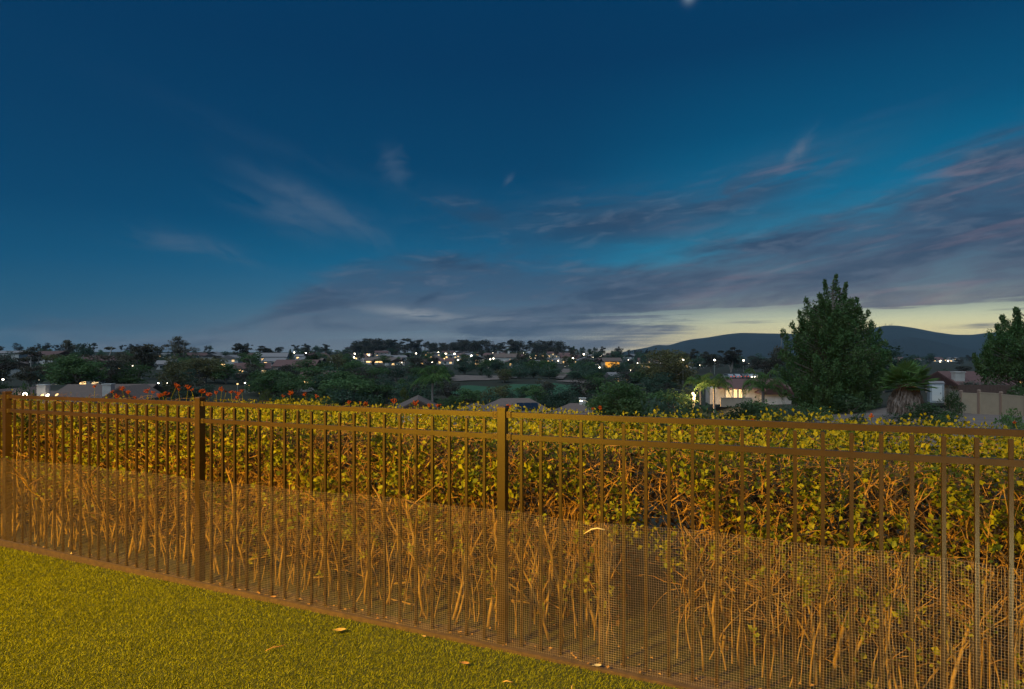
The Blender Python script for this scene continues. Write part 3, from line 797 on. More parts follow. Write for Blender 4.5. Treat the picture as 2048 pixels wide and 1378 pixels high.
def dry_leaf(px, py, size, m, label, curl=0.35, rz=0.0, name='fallen_leaf', cat='leaf'):
    g = Geo(); n = 6
    for s in range(n):
        f0 = s / n; f1 = (s + 1) / n
        for a, b in ((f0, f1),):
            w0 = math.sin(math.pi * (0.06 + 0.9 * a)) * 0.32 * size; w1 = math.sin(math.pi * (0.06 + 0.9 * b)) * 0.32 * size
            z0 = curl * size * (a - 0.4) ** 2; z1 = curl * size * (b - 0.4) ** 2
            x0 = (a - .5) * size; x1 = (b - .5) * size
            g.add([(x0, -w0, z0 + w0 * curl), (x1, -w1, z1 + w1 * curl), (x1, 0, z1), (x0, 0, z0), (x1, w1, z1 + w1 * curl * .8), (x0, w0, z0 + w0 * curl * .8)], [(0, 1, 2, 3), (3, 2, 4, 5)])
    g.tube([(-size * .5, 0, curl * size * .16), (-size * .68, 0.004, curl * size * .2)], 0.0012, 4)
    o = g.build(name, m, None, True, ground_pt(px, py)); o.rotation_euler = (0, 0.1, rz)
    return tag(o, label, cat, 'fallen leaves and twigs on the turf')
def twig(px, py, ln, rz, m, label):
    g = Geo(); pts = [(-ln / 2, 0, 0.004), (-ln / 6, ln * .06, 0.009), (ln / 4, ln * .02, 0.006), (ln / 2, ln * .10, 0.004)]
    g.tube(pts, [0.0022, 0.003, 0.0026, 0.0016], 5, True); g.tube([pts[1], (ln * .05, ln * .2, 0.012)], [0.0016, 0.001], 4, True)
    o = g.build('fallen_twig', m, None, True, ground_pt(px, py)); o.rotation_euler = (0, 0, rz)
    return tag(o, label, 'twig', 'fallen leaves and twigs on the turf')
dry_leaf(680, 1262, 0.070, K['paleleaf'], 'large curled yellow leaf lying on the turf left of the middle post', 0.5, 0.2)
dry_leaf(143, 1112, 0.065, K['stone'], 'pale upright leaf at the edging near the left post', 0.7, 1.1).rotation_euler = (0.3, -1.0, 0.6)
dry_leaf(930, 1328, 0.05, K['litter'], 'small rusty leaf on the turf below the middle post', 0.5, -0.2)
twig(1016, 1366, 0.055, -0.1, K['paleleaf'], 'short pale twig on the turf at the bottom edge')
twig(1145, 1376, 0.04, 1.3, K['paleleaf'], 'stubby pale twig poking from the turf at the lowest edge')
dry_leaf(848, 1273, 0.028, K['paleleaf'], 'tiny pale leaf on the turf just before the edging', 0.4, -0.5)
twig(553, 1297, 0.12, 0.6, K['litter'], 'long thin brown twig lying on the turf in the middle')
dry_leaf(1195, 1332, 0.045, K['stone'], 'cream leaf on the edging beside the dark gap in the hedge', 0.4, 0.2)
dry_leaf(544, 1196, 0.06, K['litter'], 'brown curled leaf at the edging right of the second post', 0.5, 0.4)
# white bent stick caught in the mesh
ts_ = t_of(1195)
g = Geo(); g.tube([(-0.062, -0.01, -0.022), (-0.02, -0.012, 0.008), (0.012, -0.010, 0.018), (0.055, -0.006, 0.012)], [0.0024, 0.0042, 0.004, 0.003], 6, True)
o = g.build('bent_stick', K['stone'], None, True, tuple(fp(ts_, -0.046, 0.748))); o.rotation_euler = (0, 0, FR)
tag(o, 'white bent stick caught in the wire mesh at the overlap', 'stick')

# ------------------------------------------------------------------ trees
def leafcloud(g, blobs, n_each, size, up=0.2, out=0.6, asp=0.55, seed=0, shell=0.5):
    r_ = np.random.default_rng(seed)
    for (c, rx, ry, rz) in blobs:
        n = n_each if np.isscalar(n_each) else int(n_each)
        d = r_.normal(0, 1, (n, 3)); d /= np.linalg.norm(d, axis=1)[:, None]
        rad_ = shell + (1 - shell) * r_.uniform(0, 1, n) ** 0.6
        rad_ *= r_.uniform(0.85, 1.15, n)
        p = np.array(c) + d * rad_[:, None] * np.array([rx, ry, rz])
        ax = d * out + r_.normal(0, 0.6, (n, 3)) + np.array([0, 0, up])
        sz = size * r_.uniform(0.55, 1.35, n)
        g.leaves(p, ax, r_.normal(0, 1, (n, 3)), sz, sz * asp, 0.1)
def limb(g, a, b, r0, r1, bend, seed, k=6):
    r_ = np.random.default_rng(seed)
    a, b = np.array(a, float), np.array(b, float)
    f = np.linspace(0, 1, 5)[:, None]
    p = a + (b - a) * f + np.sin(f * math.pi) * r_.normal(0, bend, 3)
    g.tube(p, np.linspace(r0, r1, 5), k)
TREES = {}
def tree_proto(name, spec, seed):
    """returns (trunk mesh, crown mesh, height, width) for a tree about 10 m tall standing at the origin"""
    r_ = np.random.default_rng(seed)
    tg, cg = Geo(), Geo(); bl = []
    leafm, barkm = spec['leaf'], spec.get('bark', K['bark'])
    kind = spec['kind']
    if kind == 'euc':       # bare pale stems, separate tufts held high
        H = 10; top = 0
        for s in range(r_.integers(2, 4)):
            b = np.array([r_.normal(0, 1.2), r_.normal(0, 1.0), r_.uniform(6.5, 9.0)])
            limb(tg, (r_.normal(0, .15), r_.normal(0, .15), 0), b, 0.22, 0.07, 0.35, seed + s)
            for q_ in range(r_.integers(5, 8)):
                f = r_.uniform(0.35, 1.0); a = b * f
                e = a + np.array([r_.normal(0, 1.35), r_.normal(0, 1.2), r_.uniform(0.3, 1.6)])
                e[2] = min(e[2], 9.5)
                limb(tg, a, e, 0.07, 0.03, 0.15, seed * 7 + q_ + s * 20, 4)
                R0 = r_.uniform(0.7, 1.3)
                bl.append((e, R0 * 1.25, R0 * 1.1, R0 * 0.62))
        leafcloud(cg, bl, spec.get('n', 130), spec.get('size', 0.46), -0.15, 0.4, 0.55, seed, 0.2)
    elif kind == 'round':
        H = 10
        limb(tg, (0, 0, 0), (r_.normal(0, .3), 0, 4.5), 0.28, 0.18, 0.2, seed)
        for q_ in range(spec.get('blobs', 16)):
            a = r_.uniform(0, 6.28); z = r_.uniform(2.2, 8.7); f = math.sin(math.pi * min(1, max(0, (z - 0.8) / 9.6))) ** 0.8
            rr = 2.7 * f * r_.uniform(0.35, 1.0)
            e = np.array([math.cos(a) * rr, math.sin(a) * rr, z])
            limb(tg, (0, 0, r_.uniform(2, 4.5)), e, 0.10, 0.04, 0.2, seed * 5 + q_, 4)
            R0 = r_.uniform(1.0, 1.6)
            bl.append((e, R0 * 1.1, R0 * 1.1, R0 * 0.9))
        leafcloud(cg, bl, spec.get('n', 130), spec.get('size', 0.42), 0.1, 0.55, 0.6, seed, 0.45)
    elif kind == 'cypress':
        H = 10
        tg.tube([(0, 0, 0), (0, 0, 8.5)], [0.2, 0.05], 5)
        for q_ in range(22):
            z = 0.8 + 8.6 * q_ / 22; rr = 1.0 * math.sin(math.pi * min(0.97, 0.18 + 0.80 * (q_ / 22))) ** 0.9
            bl.append(((r_.normal(0, .15), r_.normal(0, .15), z), rr, rr, 0.75))
        leafcloud(cg, bl, spec.get('n', 45), 0.38, 0.9, 0.35, 0.45, seed, 0.5)
    elif kind == 'shrub':
        H = 3
        for q_ in range(spec.get('blobs', 9)):
            a = r_.uniform(0, 6.28); rr = r_.uniform(0, 1.5)
            e = np.array([math.cos(a) * rr, math.sin(a) * rr, r_.uniform(0.6, 2.2 - 0.6 * rr / 1.5)])
            limb(tg, (0, 0, 0), e, 0.05, 0.02, 0.1, seed + q_, 4)
            R0 = r_.uniform(0.6, 0.95); bl.append((e, R0, R0, R0 * 0.8))
        leafcloud(cg, bl, spec.get('n', 120), spec.get('size', 0.22), 0.2, 0.6, 0.5, seed, 0.45)
    cv = np.concatenate(cg.v)
    h = float(np.percentile(cv[:, 2], 99.7)); wd = float(np.percentile(cv[:, 0], 99) - np.percentile(cv[:, 0], 1))
    tm = tg.mesh('trunk', True); tm.materials.append(barkm)
    cm = cg.mesh('crown'); cm.materials.append(leafm)
    TREES[name] = (tm, cm, h, wd)
for k in range(4): tree_proto('euc%d' % k, dict(kind='euc', leaf=K['euc'], bark=K['barkpale']), 10 + k)
for k in range(4): tree_proto('eucd%d' % k, dict(kind='euc', leaf=K['eucd'], bark=K['bark']), 30 + k)
for k in range(3): tree_proto('green%d' % k, dict(kind='round', leaf=K['green']), 40 + k)
for k in range(3): tree_proto('blue%d' % k, dict(kind='round', leaf=K['bluegreen']), 50 + k)
for k in range(2): tree_proto('olive%d' % k, dict(kind='round', leaf=K['olive'], n=120), 60 + k)
for k in range(2): tree_proto('lime%d' % k, dict(kind='round', leaf=K['lime']), 65 + k)
for k in range(2): tree_proto('brown%d' % k, dict(kind='round', leaf=K['eucd'], n=110), 68 + k)
tree_proto('cyp0', dict(kind='cypress', leaf=K['shrub']), 70)
for k in range(3): tree_proto('bush%d' % k, dict(kind='shrub', leaf=K['shrub']), 80 + k)
for k in range(2): tree_proto('bushg%d' % k, dict(kind='shrub', leaf=K['green']), 85 + k)
for k in range(2): tree_proto('bushb%d' % k, dict(kind='shrub', leaf=K['bluegreen']), 88 + k)
tree_proto('bushl0', dict(kind='shrub', leaf=K['lime']), 91)
tree_proto('busho0', dict(kind='shrub', leaf=K['olive']), 92)
tree_proto('bushw0', dict(kind='shrub', leaf=K['greyleaf']), 93)
tree_proto('bigbroad', dict(kind='round', leaf=K['green'], n=330, size=0.30, blobs=30), 95)
tree_proto('bigolive', dict(kind='round', leaf=K['olive'], bark=K['barkpale'], n=260, size=0.30, blobs=26), 97)
tree_proto('bigeuc', dict(kind='euc', leaf=K['euc'], bark=K['barkpale'], n=190, size=0.30), 99)
def tree(pn, px, py, wpx, Y, label, name, cat='tree', group=None, rz=None, zoff=0.0):
    """a tree whose top shows at (px, py), wpx photo pixels wide, Y metres away"""
    tm, cm, h, wd = TREES[pn]
    x, y, zt = at(px, py, Y); zg = float(gz(x, Y)) - 0.1 + zoff
    H = max(zt - zg, 1.0); W = wpx * Y / F
    o = thing(name, label, cat, (x, y, zg), rnd.uniform(0, 6.28) if rz is None else rz, group)
    t_ = link('trunk', tm, o); c_ = link('crown', cm, o)
    for q_ in (t_, c_): q_.scale = (W / wd, W / wd, H / h)
    return o

# --- named trees of the middle distance: proto, px, top row, width px, metres, label
NAMED = [
 ('euc0', 130, 680, 34, 330, 'tall thin eucalyptus rising over the white house at far left', 'eucalyptus_tree'),
 ('bigeuc', 62, 694, 70, 210, 'wide brown eucalyptus with leaning pale limb at the far left', 'eucalyptus_tree'),
 ('blue0', 165, 687, 36, 300, 'dark blue green rounded tree right of the tall thin eucalyptus', 'round_tree'),
 ('green0', 142, 706, 46, 240, 'dense green tree in front of the tall thin eucalyptus', 'round_tree'),
 ('euc1', 215, 694, 70, 190, 'broad eucalyptus with bare forked stems above the ranch house roof', 'eucalyptus_tree'),
 ('euc2', 285, 689, 60, 190, 'eucalyptus with a long curved white trunk behind the ranch house chimney', 'eucalyptus_tree'),
 ('bigeuc', 362, 673, 58, 300, 'tallest dark eucalyptus standing out on the left skyline', 'eucalyptus_tree'),
 ('bigolive', 410, 716, 84, 170, 'big rounded olive brown tree behind the orange flowers at left', 'round_tree'),
 ('green2', 445, 738, 40, 200, 'dark green tree at the right foot of the big olive brown tree', 'round_tree'),
 ('eucd0', 492, 687, 50, 380, 'dark open eucalyptus with wispy top on the left ridge', 'eucalyptus_tree'),
 ('eucd1', 530, 692, 48, 420, 'second dark eucalyptus beside the wispy topped one', 'eucalyptus_tree'),
 ('lime0', 566, 737, 26, 190, 'light green slender tree before the lit houses left of centre', 'round_tree'),
 ('green1', 600, 735, 40, 190, 'dark green tree left of the red roofed house', 'round_tree'),
 ('olive0', 672, 748, 34, 165, 'olive tree right of the red roofed house', 'round_tree'),
 ('cyp0', 580, 698, 9, 420, 'narrow dark cypress among the ridge houses', 'cypress_tree'),
 ('brown0', 722, 735, 62, 185, 'dark purple brown tree behind the two small garden lights', 'round_tree'),
 ('blue1', 770, 748, 42, 160, 'grey green soft tree left of the slim palm', 'round_tree'),
 ('green2', 806, 758, 34, 130, 'rounded green tree beside the soft grey green one', 'round_tree'),
 ('lime1', 812, 775, 24, 105, 'yellow green pointed tree by the lit gable', 'round_tree'),
 ('green0', 848, 728, 78, 260, 'wide green tree spreading behind the slim palm', 'round_tree'),
 ('green1', 893, 741, 30, 230, 'green tree right of the slim palm crown', 'round_tree'),
 ('brown1', 897, 762, 52, 150, 'round plum brown tree at the left of the golf green', 'round_tree'),
 ('green2', 897, 790, 44, 100, 'low dark green tree under the plum brown one', 'round_tree'),
 ('blue2', 930, 724, 42, 250, 'broad dark tree standing above the sandy bank', 'round_tree'),
 ('olive1', 975, 773, 34, 120, 'thin tree with bare trunk before the golf green', 'round_tree'),
 ('olive0', 1008, 738, 40, 200, 'brownish round tree on the left edge of the fairway', 'round_tree'),
 ('blue0', 1024, 783, 20, 140, 'small round dark bush tree on the fairway', 'round_tree'),
 ('euc3', 1082, 757, 38, 150, 'drooping willow like tree in the middle of the fairway', 'weeping_tree'),
 ('blue1', 1095, 713, 42, 300, 'dense blue green tree above the dirt path', 'round_tree'),
 ('green1', 1105, 745, 50, 240, 'green thicket tree left of the dirt path', 'round_tree'),
 ('green0', 1160, 742, 60, 230, 'dark green tree right of the dirt path', 'round_tree'),
 ('eucd2', 1148, 698, 26, 480, 'umbrella topped eucalyptus alone on the skyline right of centre', 'eucalyptus_tree'),
 ('brown0', 1180, 712, 46, 300, 'brown dark tree left of the orange lit house', 'round_tree'),
 ('blue2', 1205, 745, 60, 210, 'dark thicket tree above the street lamp', 'round_tree'),
 ('blue0', 1262, 760, 44, 170, 'dark blue green tree behind the broad bushy tree', 'round_tree'),
 ('eucd3', 1236, 702, 26, 600, 'flat topped eucalyptus where the far hills begin', 'eucalyptus_tree'),
 ('bigolive', 1336, 700, 106, 135, 'very large golden brown tree in front of the far hills', 'round_tree'),
 ('eucd0', 1378, 698, 30, 330, 'dark eucalyptus peeping over the golden brown tree', 'eucalyptus_tree'),
 ('eucd1', 1462, 695, 46, 280, 'umbrella crowned dark eucalyptus against the far hills', 'eucalyptus_tree'),
 ('eucd2', 1422, 709, 26, 320, 'smaller dark eucalyptus left of the umbrella crowned one', 'eucalyptus_tree'),
 ('brown1', 1505, 716, 44, 260, 'brownish tree right of the umbrella crowned eucalyptus', 'round_tree'),
 ('brown0', 1545, 698, 60, 120, 'dark tree just left of the tall pine', 'round_tree'),
 ('euc1', 1560, 668, 30, 150, 'bare reddish eucalyptus behind the left flank of the tall pine', 'eucalyptus_tree'),
 ('bigbroad', 1246, 765, 112, 60, 'broad bushy deep green tree beside the street lamp', 'round_tree'),
 ('lime0', 1370, 776, 50, 84, 'yellow lit green tree by the garden lights', 'round_tree'),
 ('green1', 1340, 780, 90, 75, 'low spreading green tree right of the broad bushy tree', 'round_tree'),
 ('blue2', 1895, 738, 30, 90, 'green tree left of the neighbour roof chimney', 'round_tree'),
 ('green2', 1768, 742, 50, 80, 'dark green tree between the pine and the fan palm', 'round_tree'),
 ('brown1', 1928, 732, 24, 160, 'small round tree above the neighbour roof', 'round_tree'),
]
for pn, px, py, w_, Yd, lb, nm in NAMED: tree(pn, px, py, w_, Yd, lb, nm)
SHRUBS = [
 ('bushb0', 1330, 797, 110, 45, 'blue green shrub bank below the low spreading green tree', 'shrub'),
 ('bush0', 1400, 805, 110, 42, 'dark shrub bank in front of the palms', 'shrub'),
 ('busho0', 1420, 822, 120, 34, 'brownish low shrub just over the hedge at right of centre', 'shrub'),
 ('bush1', 1490, 806, 90, 44, 'dark shrub under the garden wall of the lit house', 'shrub'),
 ('bushg0', 1548, 800, 80, 46, 'green shrub left of the pine foot', 'shrub'),
 ('bush2', 1530, 818, 110, 33, 'dark shrub left below the pine', 'shrub'),
 ('bushb1', 1580, 812, 60, 38, 'blue green shrub right below the pine', 'shrub'),
 ('bushg1', 1625, 806, 60, 45, 'bushy green shrub at the pine foot', 'shrub'),
 ('bush0', 1700, 790, 90, 50, 'dark bush filling in right of the pine foot', 'shrub'),
 ('bush1', 1740, 780, 60, 52, 'dark bush between the pine and the fan palm', 'shrub'),
 ('bush2', 1712, 826, 70, 30, 'low dark shrub on the bare bank', 'shrub'),
 ('bush1', 1850, 806, 90, 34, 'dark shrub in front of the fan palm', 'shrub'),
 ('bush2', 1906, 782, 50, 39, 'dark bush at the end of the beige fence', 'shrub'),
 ('bushg0', 1870, 822, 60, 28, 'low green shrub on the gravel slope', 'shrub'),
 ('bushg1', 2020, 818, 70, 22, 'spreading shrub in front of the beige fence at right', 'shrub'),
 ('bushw0', 1945, 762, 60, 62, 'pale flowering shrub left of centre below the neighbour roof', 'shrub'),
 ('bushw0', 1990, 764, 50, 60, 'pale flowering shrub right below the neighbour roof', 'shrub'),
 ('bushg0', 2040, 772, 50, 48, 'green bush behind the beige fence at the right edge', 'shrub'),
 ('bushg1', 640, 782, 60, 110, 'round green bush left of centre just over the hedge', 'shrub'),
 ('bushb0', 700, 780, 80, 110, 'blue green bush below the purple brown tree', 'shrub'),
 ('bushl0', 535, 778, 30, 110, 'yellow green bush over the hedge', 'shrub'),
 ('bush0', 755, 790, 50, 85, 'dark bush above the hedge left of the lit gable', 'shrub'),
 ('bush1', 325, 780, 26, 60, 'dark small bush at the right end of the ranch house', 'shrub'),
 ('bush2', 345, 781, 22, 58, 'dark small bush beside the first one right of the ranch house', 'shrub'),
 ('bushg1', 35, 768, 44, 60, 'green pointed bush left of the ranch house', 'shrub'),
 ('bush0', 10, 764, 40, 70, 'dark bush at the left edge above the fence post', 'shrub'),
 ('bushb1', 1110, 797, 50, 120, 'blue green bush in front of the fairway', 'shrub'),
 ('bushg0', 1150, 800, 40, 110, 'green bush left of the street lamp', 'shrub'),
 ('bushb0', 985, 790, 50, 105, 'bush line below the golf green', 'shrub'),
]
for pn, px, py, w_, Yd, lb, nm in SHRUBS: tree(pn, px, py, w_, Yd, lb, nm, 'shrub')

LMARK = [(20, 'left picture edge'), (130, 'tall thin eucalyptus'), (215, 'forked eucalyptus'), (285, 'curved white trunk'), (362, 'tallest skyline eucalyptus'), (410, 'big olive brown tree'),
         (492, 'wispy topped eucalyptus'), (580, 'narrow cypress'), (640, 'red roofed house'), (722, 'purple brown tree'), (768, 'long lit eave'), (865, 'slim palm'), (953, 'glowing doorway'),
         (1012, 'pale chimneys'), (1082, 'drooping fairway tree'), (1120, 'dirt path'), (1148, 'lone umbrella tree'), (1222, 'orange lit wall'), (1336, 'golden brown tree'), (1400, 'two palms'),
         (1462, 'umbrella crowned tree'), (1570, 'pine left side'), (1760, 'pine right side'), (1830, 'fan palm'), (1900, 'beige fence end'), (1945, 'neighbour chimney'), (2040, 'plumed evergreen')]
def near(px):
    lm = min(LMARK, key=lambda a: abs(a[0] - px)); d = px - lm[0]
    return ('over the ' if abs(d) < 6 else 'left of the ' if d < 0 else 'right of the ') + lm[1]
LOOK = {'eucd': 'dark open eucalyptus', 'euc': 'brown eucalyptus', 'green': 'rounded green tree', 'blue': 'blue green tree', 'olive': 'olive tree', 'brown': 'purple brown tree', 'cyp': 'narrow cypress', 'lime': 'bright green tree'}
def look_of(pn): return LOOK[pn.rstrip('0123456789')]
# --- rows on the far ridge and the hillside, each a tree of its own
def far_row(n, px0, px1, Y0, Y1, h0, h1, protos_, label, name, group, wf=(0.5, 0.9), cat='tree', skip=None):
    for k in range(n):
        px = rnd.uniform(px0, px1); Yd = rnd.uniform(Y0, Y1)
        if skip and skip(px, Yd): continue
        pn = rnd.choice(protos_); tm, cm, h, wd = TREES[pn]
        x, y = g_at(px, Yd); zg = float(gz(x, Yd)) - 0.2; H = rnd.uniform(h0, h1); W = H * rnd.uniform(*wf)
        f_ = (Yd - Y0) / (Y1 - Y0)
        label_ = ('tall ' if H > h0 + (h1 - h0) * .66 else 'low ' if H < h0 + (h1 - h0) * .33 else '') + look_of(pn) + ' ' + label + (' far back, ' if f_ > .66 else ' in front, ' if f_ < .33 else ', ') + near(px)
        if len(label_.split()) > 16: label_ = label_.replace(' far back', '').replace(' in front', '')
        if len(label_.split()) > 16: label_ = label_.replace('dark open ', 'dark ').replace('rounded ', '')
        o = thing(name, label_, cat, (x, y, zg), rnd.uniform(0, 6.28), group)
        for nm_, me in (('trunk', tm), ('crown', cm)):
            c_ = link(nm_, me, o); c_.scale = (W / wd, W / wd, H / h)
EUD = ['eucd0', 'eucd1', 'eucd2', 'eucd3']
far_row(95, 700, 1125, 700, 960, 11, 22, EUD + ['brown0', 'brown1'], 'in the skyline grove', 'eucalyptus_tree', 'eucalyptus trees in the skyline grove', (0.6, 1.25))
far_row(75, 560, 1140, 720, 980, 5, 10, ['brown0', 'brown1', 'blue0', 'blue1', 'green1'], 'low in the skyline grove', 'ridge_tree', 'low trees in the skyline grove', (1.0, 1.7))
far_row(50, -40, 700, 600, 960, 8, 15, EUD + ['blue0', 'brown0'], 'on the left skyline', 'ridge_tree', 'trees on the left skyline', (0.5, 0.9))
far_row(36, 1100, 1300, 600, 1000, 8, 15, EUD + ['cyp0', 'blue1'], 'on the skyline', 'ridge_tree', 'trees on the skyline left of the hills', (0.4, 0.8))
MIX = ['green0', 'green1', 'green2', 'blue0', 'blue1', 'blue2', 'olive0', 'brown0', 'euc0', 'eucd1']
HS = 'trees among the hillside houses'
far_row(135, -60, 700, 200, 640, 4.5, 9.5, MIX, 'on the left hillside', 'garden_tree', 'trees among the left hillside houses', (0.6, 1.1))
far_row(105, 690, 1240, 320, 700, 4.5, 8.5, MIX, 'on the lit hillside', 'garden_tree', 'trees among the central hillside houses', (0.6, 1.1))
far_row(60, 1180, 1560, 260, 800, 6, 11, ['blue0', 'blue1', 'blue2', 'brown0', 'brown1', 'eucd1'], 'in the valley', 'valley_tree', 'trees in the valley before the hills', (0.7, 1.1))
far_row(60, 1500, 2100, 350, 1500, 6, 11, ['blue0', 'blue1', 'brown0'], 'in the far valley', 'valley_tree', 'trees in the valley at right', (0.8, 1.3))
far_row(50, 500, 905, 110, 250, 4, 8, ['green0', 'green1', 'blue1', 'blue2', 'brown1'], 'in the dark thicket', 'thicket_tree', 'trees of the dark thicket', (0.9, 1.4))
far_row(85, 940, 1300, 205, 330, 3.5, 6.5, ['green0', 'blue0', 'blue1', 'blue2'], 'on the scrub slope', 'scrub_tree', 'scrub on the slope behind the fairway', (0.9, 1.5), skip=lambda p, y: 1108 < p < 1150)
far_row(34, -20, 520, 105, 220, 4, 8, ['green0', 'olive0', 'brown0', 'blue1', 'euc1'], 'behind the ranch house', 'garden_tree', 'trees behind the ranch house', (0.8, 1.2))
far_row(12, 1560, 1800, 62, 140, 5, 8, ['green0', 'blue1', 'blue2'], 'behind the pine', 'valley_tree', 'trees behind the pine', (0.9, 1.3))

far_row(46, 1120, 1330, 105, 205, 3, 5.5, ['green0', 'blue0', 'blue1', 'blue2', 'brown0'], 'in the lower thicket', 'thicket_tree', 'trees of the lower thicket', (1.0, 1.6), skip=lambda p, y: p < 1180 and y > 135)
far_row(16, 900, 1110, 125, 160, 2.5, 5, ['green0', 'olive0', 'blue1', 'brown1'], 'along the fairway edge', 'fairway_tree', 'trees along the fairway edge', (0.8, 1.3))
# --- the tall pine
def plume_tree(name, label, px, py_base, Y, blobs, leafm, n_each, size, trunk_top, seed):
    """blobs in photo pixels: (px, py, radius px, tall factor)"""
    x0, y0, z0 = at(px, py_base, Y)
    z0 = float(gz(x0, Y)) - 0.1
    o = thing(name, label, 'tree', (x0, y0, z0))
    r_ = np.random.default_rng(seed); bl = []; tg = Geo(); k = Y / F
    zt = EYE - (trunk_top - HY) * k - z0
    tg.tube([(0, 0, 0), (0.05, 0, zt * .4), (-0.05, 0, zt * .8), (0, 0, zt)], [0.32, 0.26, 0.12, 0.04], 8)
    for (bx, by, br_, tf, depth) in blobs:
        c = np.array([(bx - px) * k, depth * k, EYE - (by - HY) * k - z0]); r0 = br_ * k
        bl.append((c, r0, r0, r0 * tf))
        limb(tg, (0, 0, max(0.5, c[2] - 0.5 - 0.35 * abs(c[0]))), c, 0.05, 0.015, 0.08, seed + len(bl), 4)
    tg.build('trunk', K['bark'], o, True)
    cg = Geo(); leafcloud(cg, bl, n_each, size, 0.75, 0.55, 0.34, seed, 0.35)
    cg.build('crown', leafm, o)
    return o
prof = [(556, 3), (570, 14), (585, 30), (600, 40), (625, 58), (650, 78), (680, 98), (710, 104), (740, 103), (770, 98), (795, 84), (812, 62)]
bl = []
def plume(x, y, depth, x0, y0, r0, nb=5):
    """chain of tufts from inside (x0, y0) up to the pointed tip (x, y)"""
    for i_ in range(nb):
        f = i_ / (nb - 1)
        bl.append((x0 + (x - x0) * f ** 0.8, y0 + (y - y0) * f, r0 * (1.0 - 0.62 * f) * rng.uniform(.85, 1.15), 1.35 + .3 * f, depth * (0.45 + 0.55 * f)))
for k in range(170):
    y = 588 + ((k + .5) / 170) ** 0.70 * 226 + rng.normal(0, 5)
    rmax = np.interp(y, [p[0] for p in prof], [p[1] for p in prof])
    a = k * 2.39996 + rng.normal(0, .25); r_ = rmax * rng.uniform(0.66, 1.03)
    x = 1666 + r_ * math.cos(a)
    plume(x, y, r_ * math.sin(a), 1666 + (x - 1666) * .55, y + rng.uniform(22, 40), rng.uniform(11, 16))
for k in range(120):      # the dark inner mass
    y = 612 + (k + .5) / 120 * 205
    rmax = np.interp(y, [p[0] for p in prof], [p[1] for p in prof]) * .6; a = k * 2.39996
    bl.append((1666 + rmax * math.cos(a) * math.sqrt(rng.random()), y, rng.uniform(14, 20), 1.2, rmax * math.sin(a)))
for (x, y, x0, y0, r_) in [(1671, 554, 1668, 590, 10), (1651, 564, 1655, 600, 9), (1690, 570, 1684, 606, 9), (1613, 600, 1624, 640, 11), (1711, 600, 1702, 640, 11), (1724, 622, 1714, 660, 12), (1640, 592, 1646, 630, 11), (1598, 626, 1610, 662, 11), (1569, 664, 1588, 700, 13), (1762, 664, 1744, 702, 13), (1746, 646, 1732, 690, 12), (1585, 650, 1602, 690, 12), (1680, 580, 1676, 620, 12)]:
    plume(x, y, rng.uniform(-8, 8), x0, y0, r_)
plume_tree('pine_tree', 'tall dense dark green pine with several pointed tops against the hills', 1666, 830, 55, bl, K['pine'], 80, 0.26, 570, 5)
bl = []
for k in range(130):
    a = k * 2.39996; f = math.sqrt((k + .5) / 130); x = 2062 + 88 * f * math.cos(a); y = 705 + 62 * f * math.sin(a)
    bl.append((x, y, rng.uniform(11, 16), 1.2, rng.uniform(-60, 60) * math.sqrt(max(0, 1 - f * f))))
for (x, y, x0, y0, r_) in [(1948, 712, 1966, 748, 11), (1964, 694, 1980, 735, 12), (1990, 672, 2000, 712, 13), (2003, 652, 2014, 694, 12), (2013, 636, 2024, 680, 13), (2028, 624, 2034, 668, 12), (2041, 620, 2044, 660, 12), (1978, 716, 1996, 750, 13), (2000, 700, 2012, 740, 13), (1960, 735, 1985, 762, 12), (2056, 624, 2056, 664, 13), (2022, 660, 2030, 700, 13)]:
    plume(x, y, rng.uniform(-14, 14), x0, y0, r_)
plume_tree('cedar_tree', 'dark plumed evergreen cut by the right edge above the beige fence', 2064, 790, 52, bl, K['pine'], 130, 0.25, 640, 9)

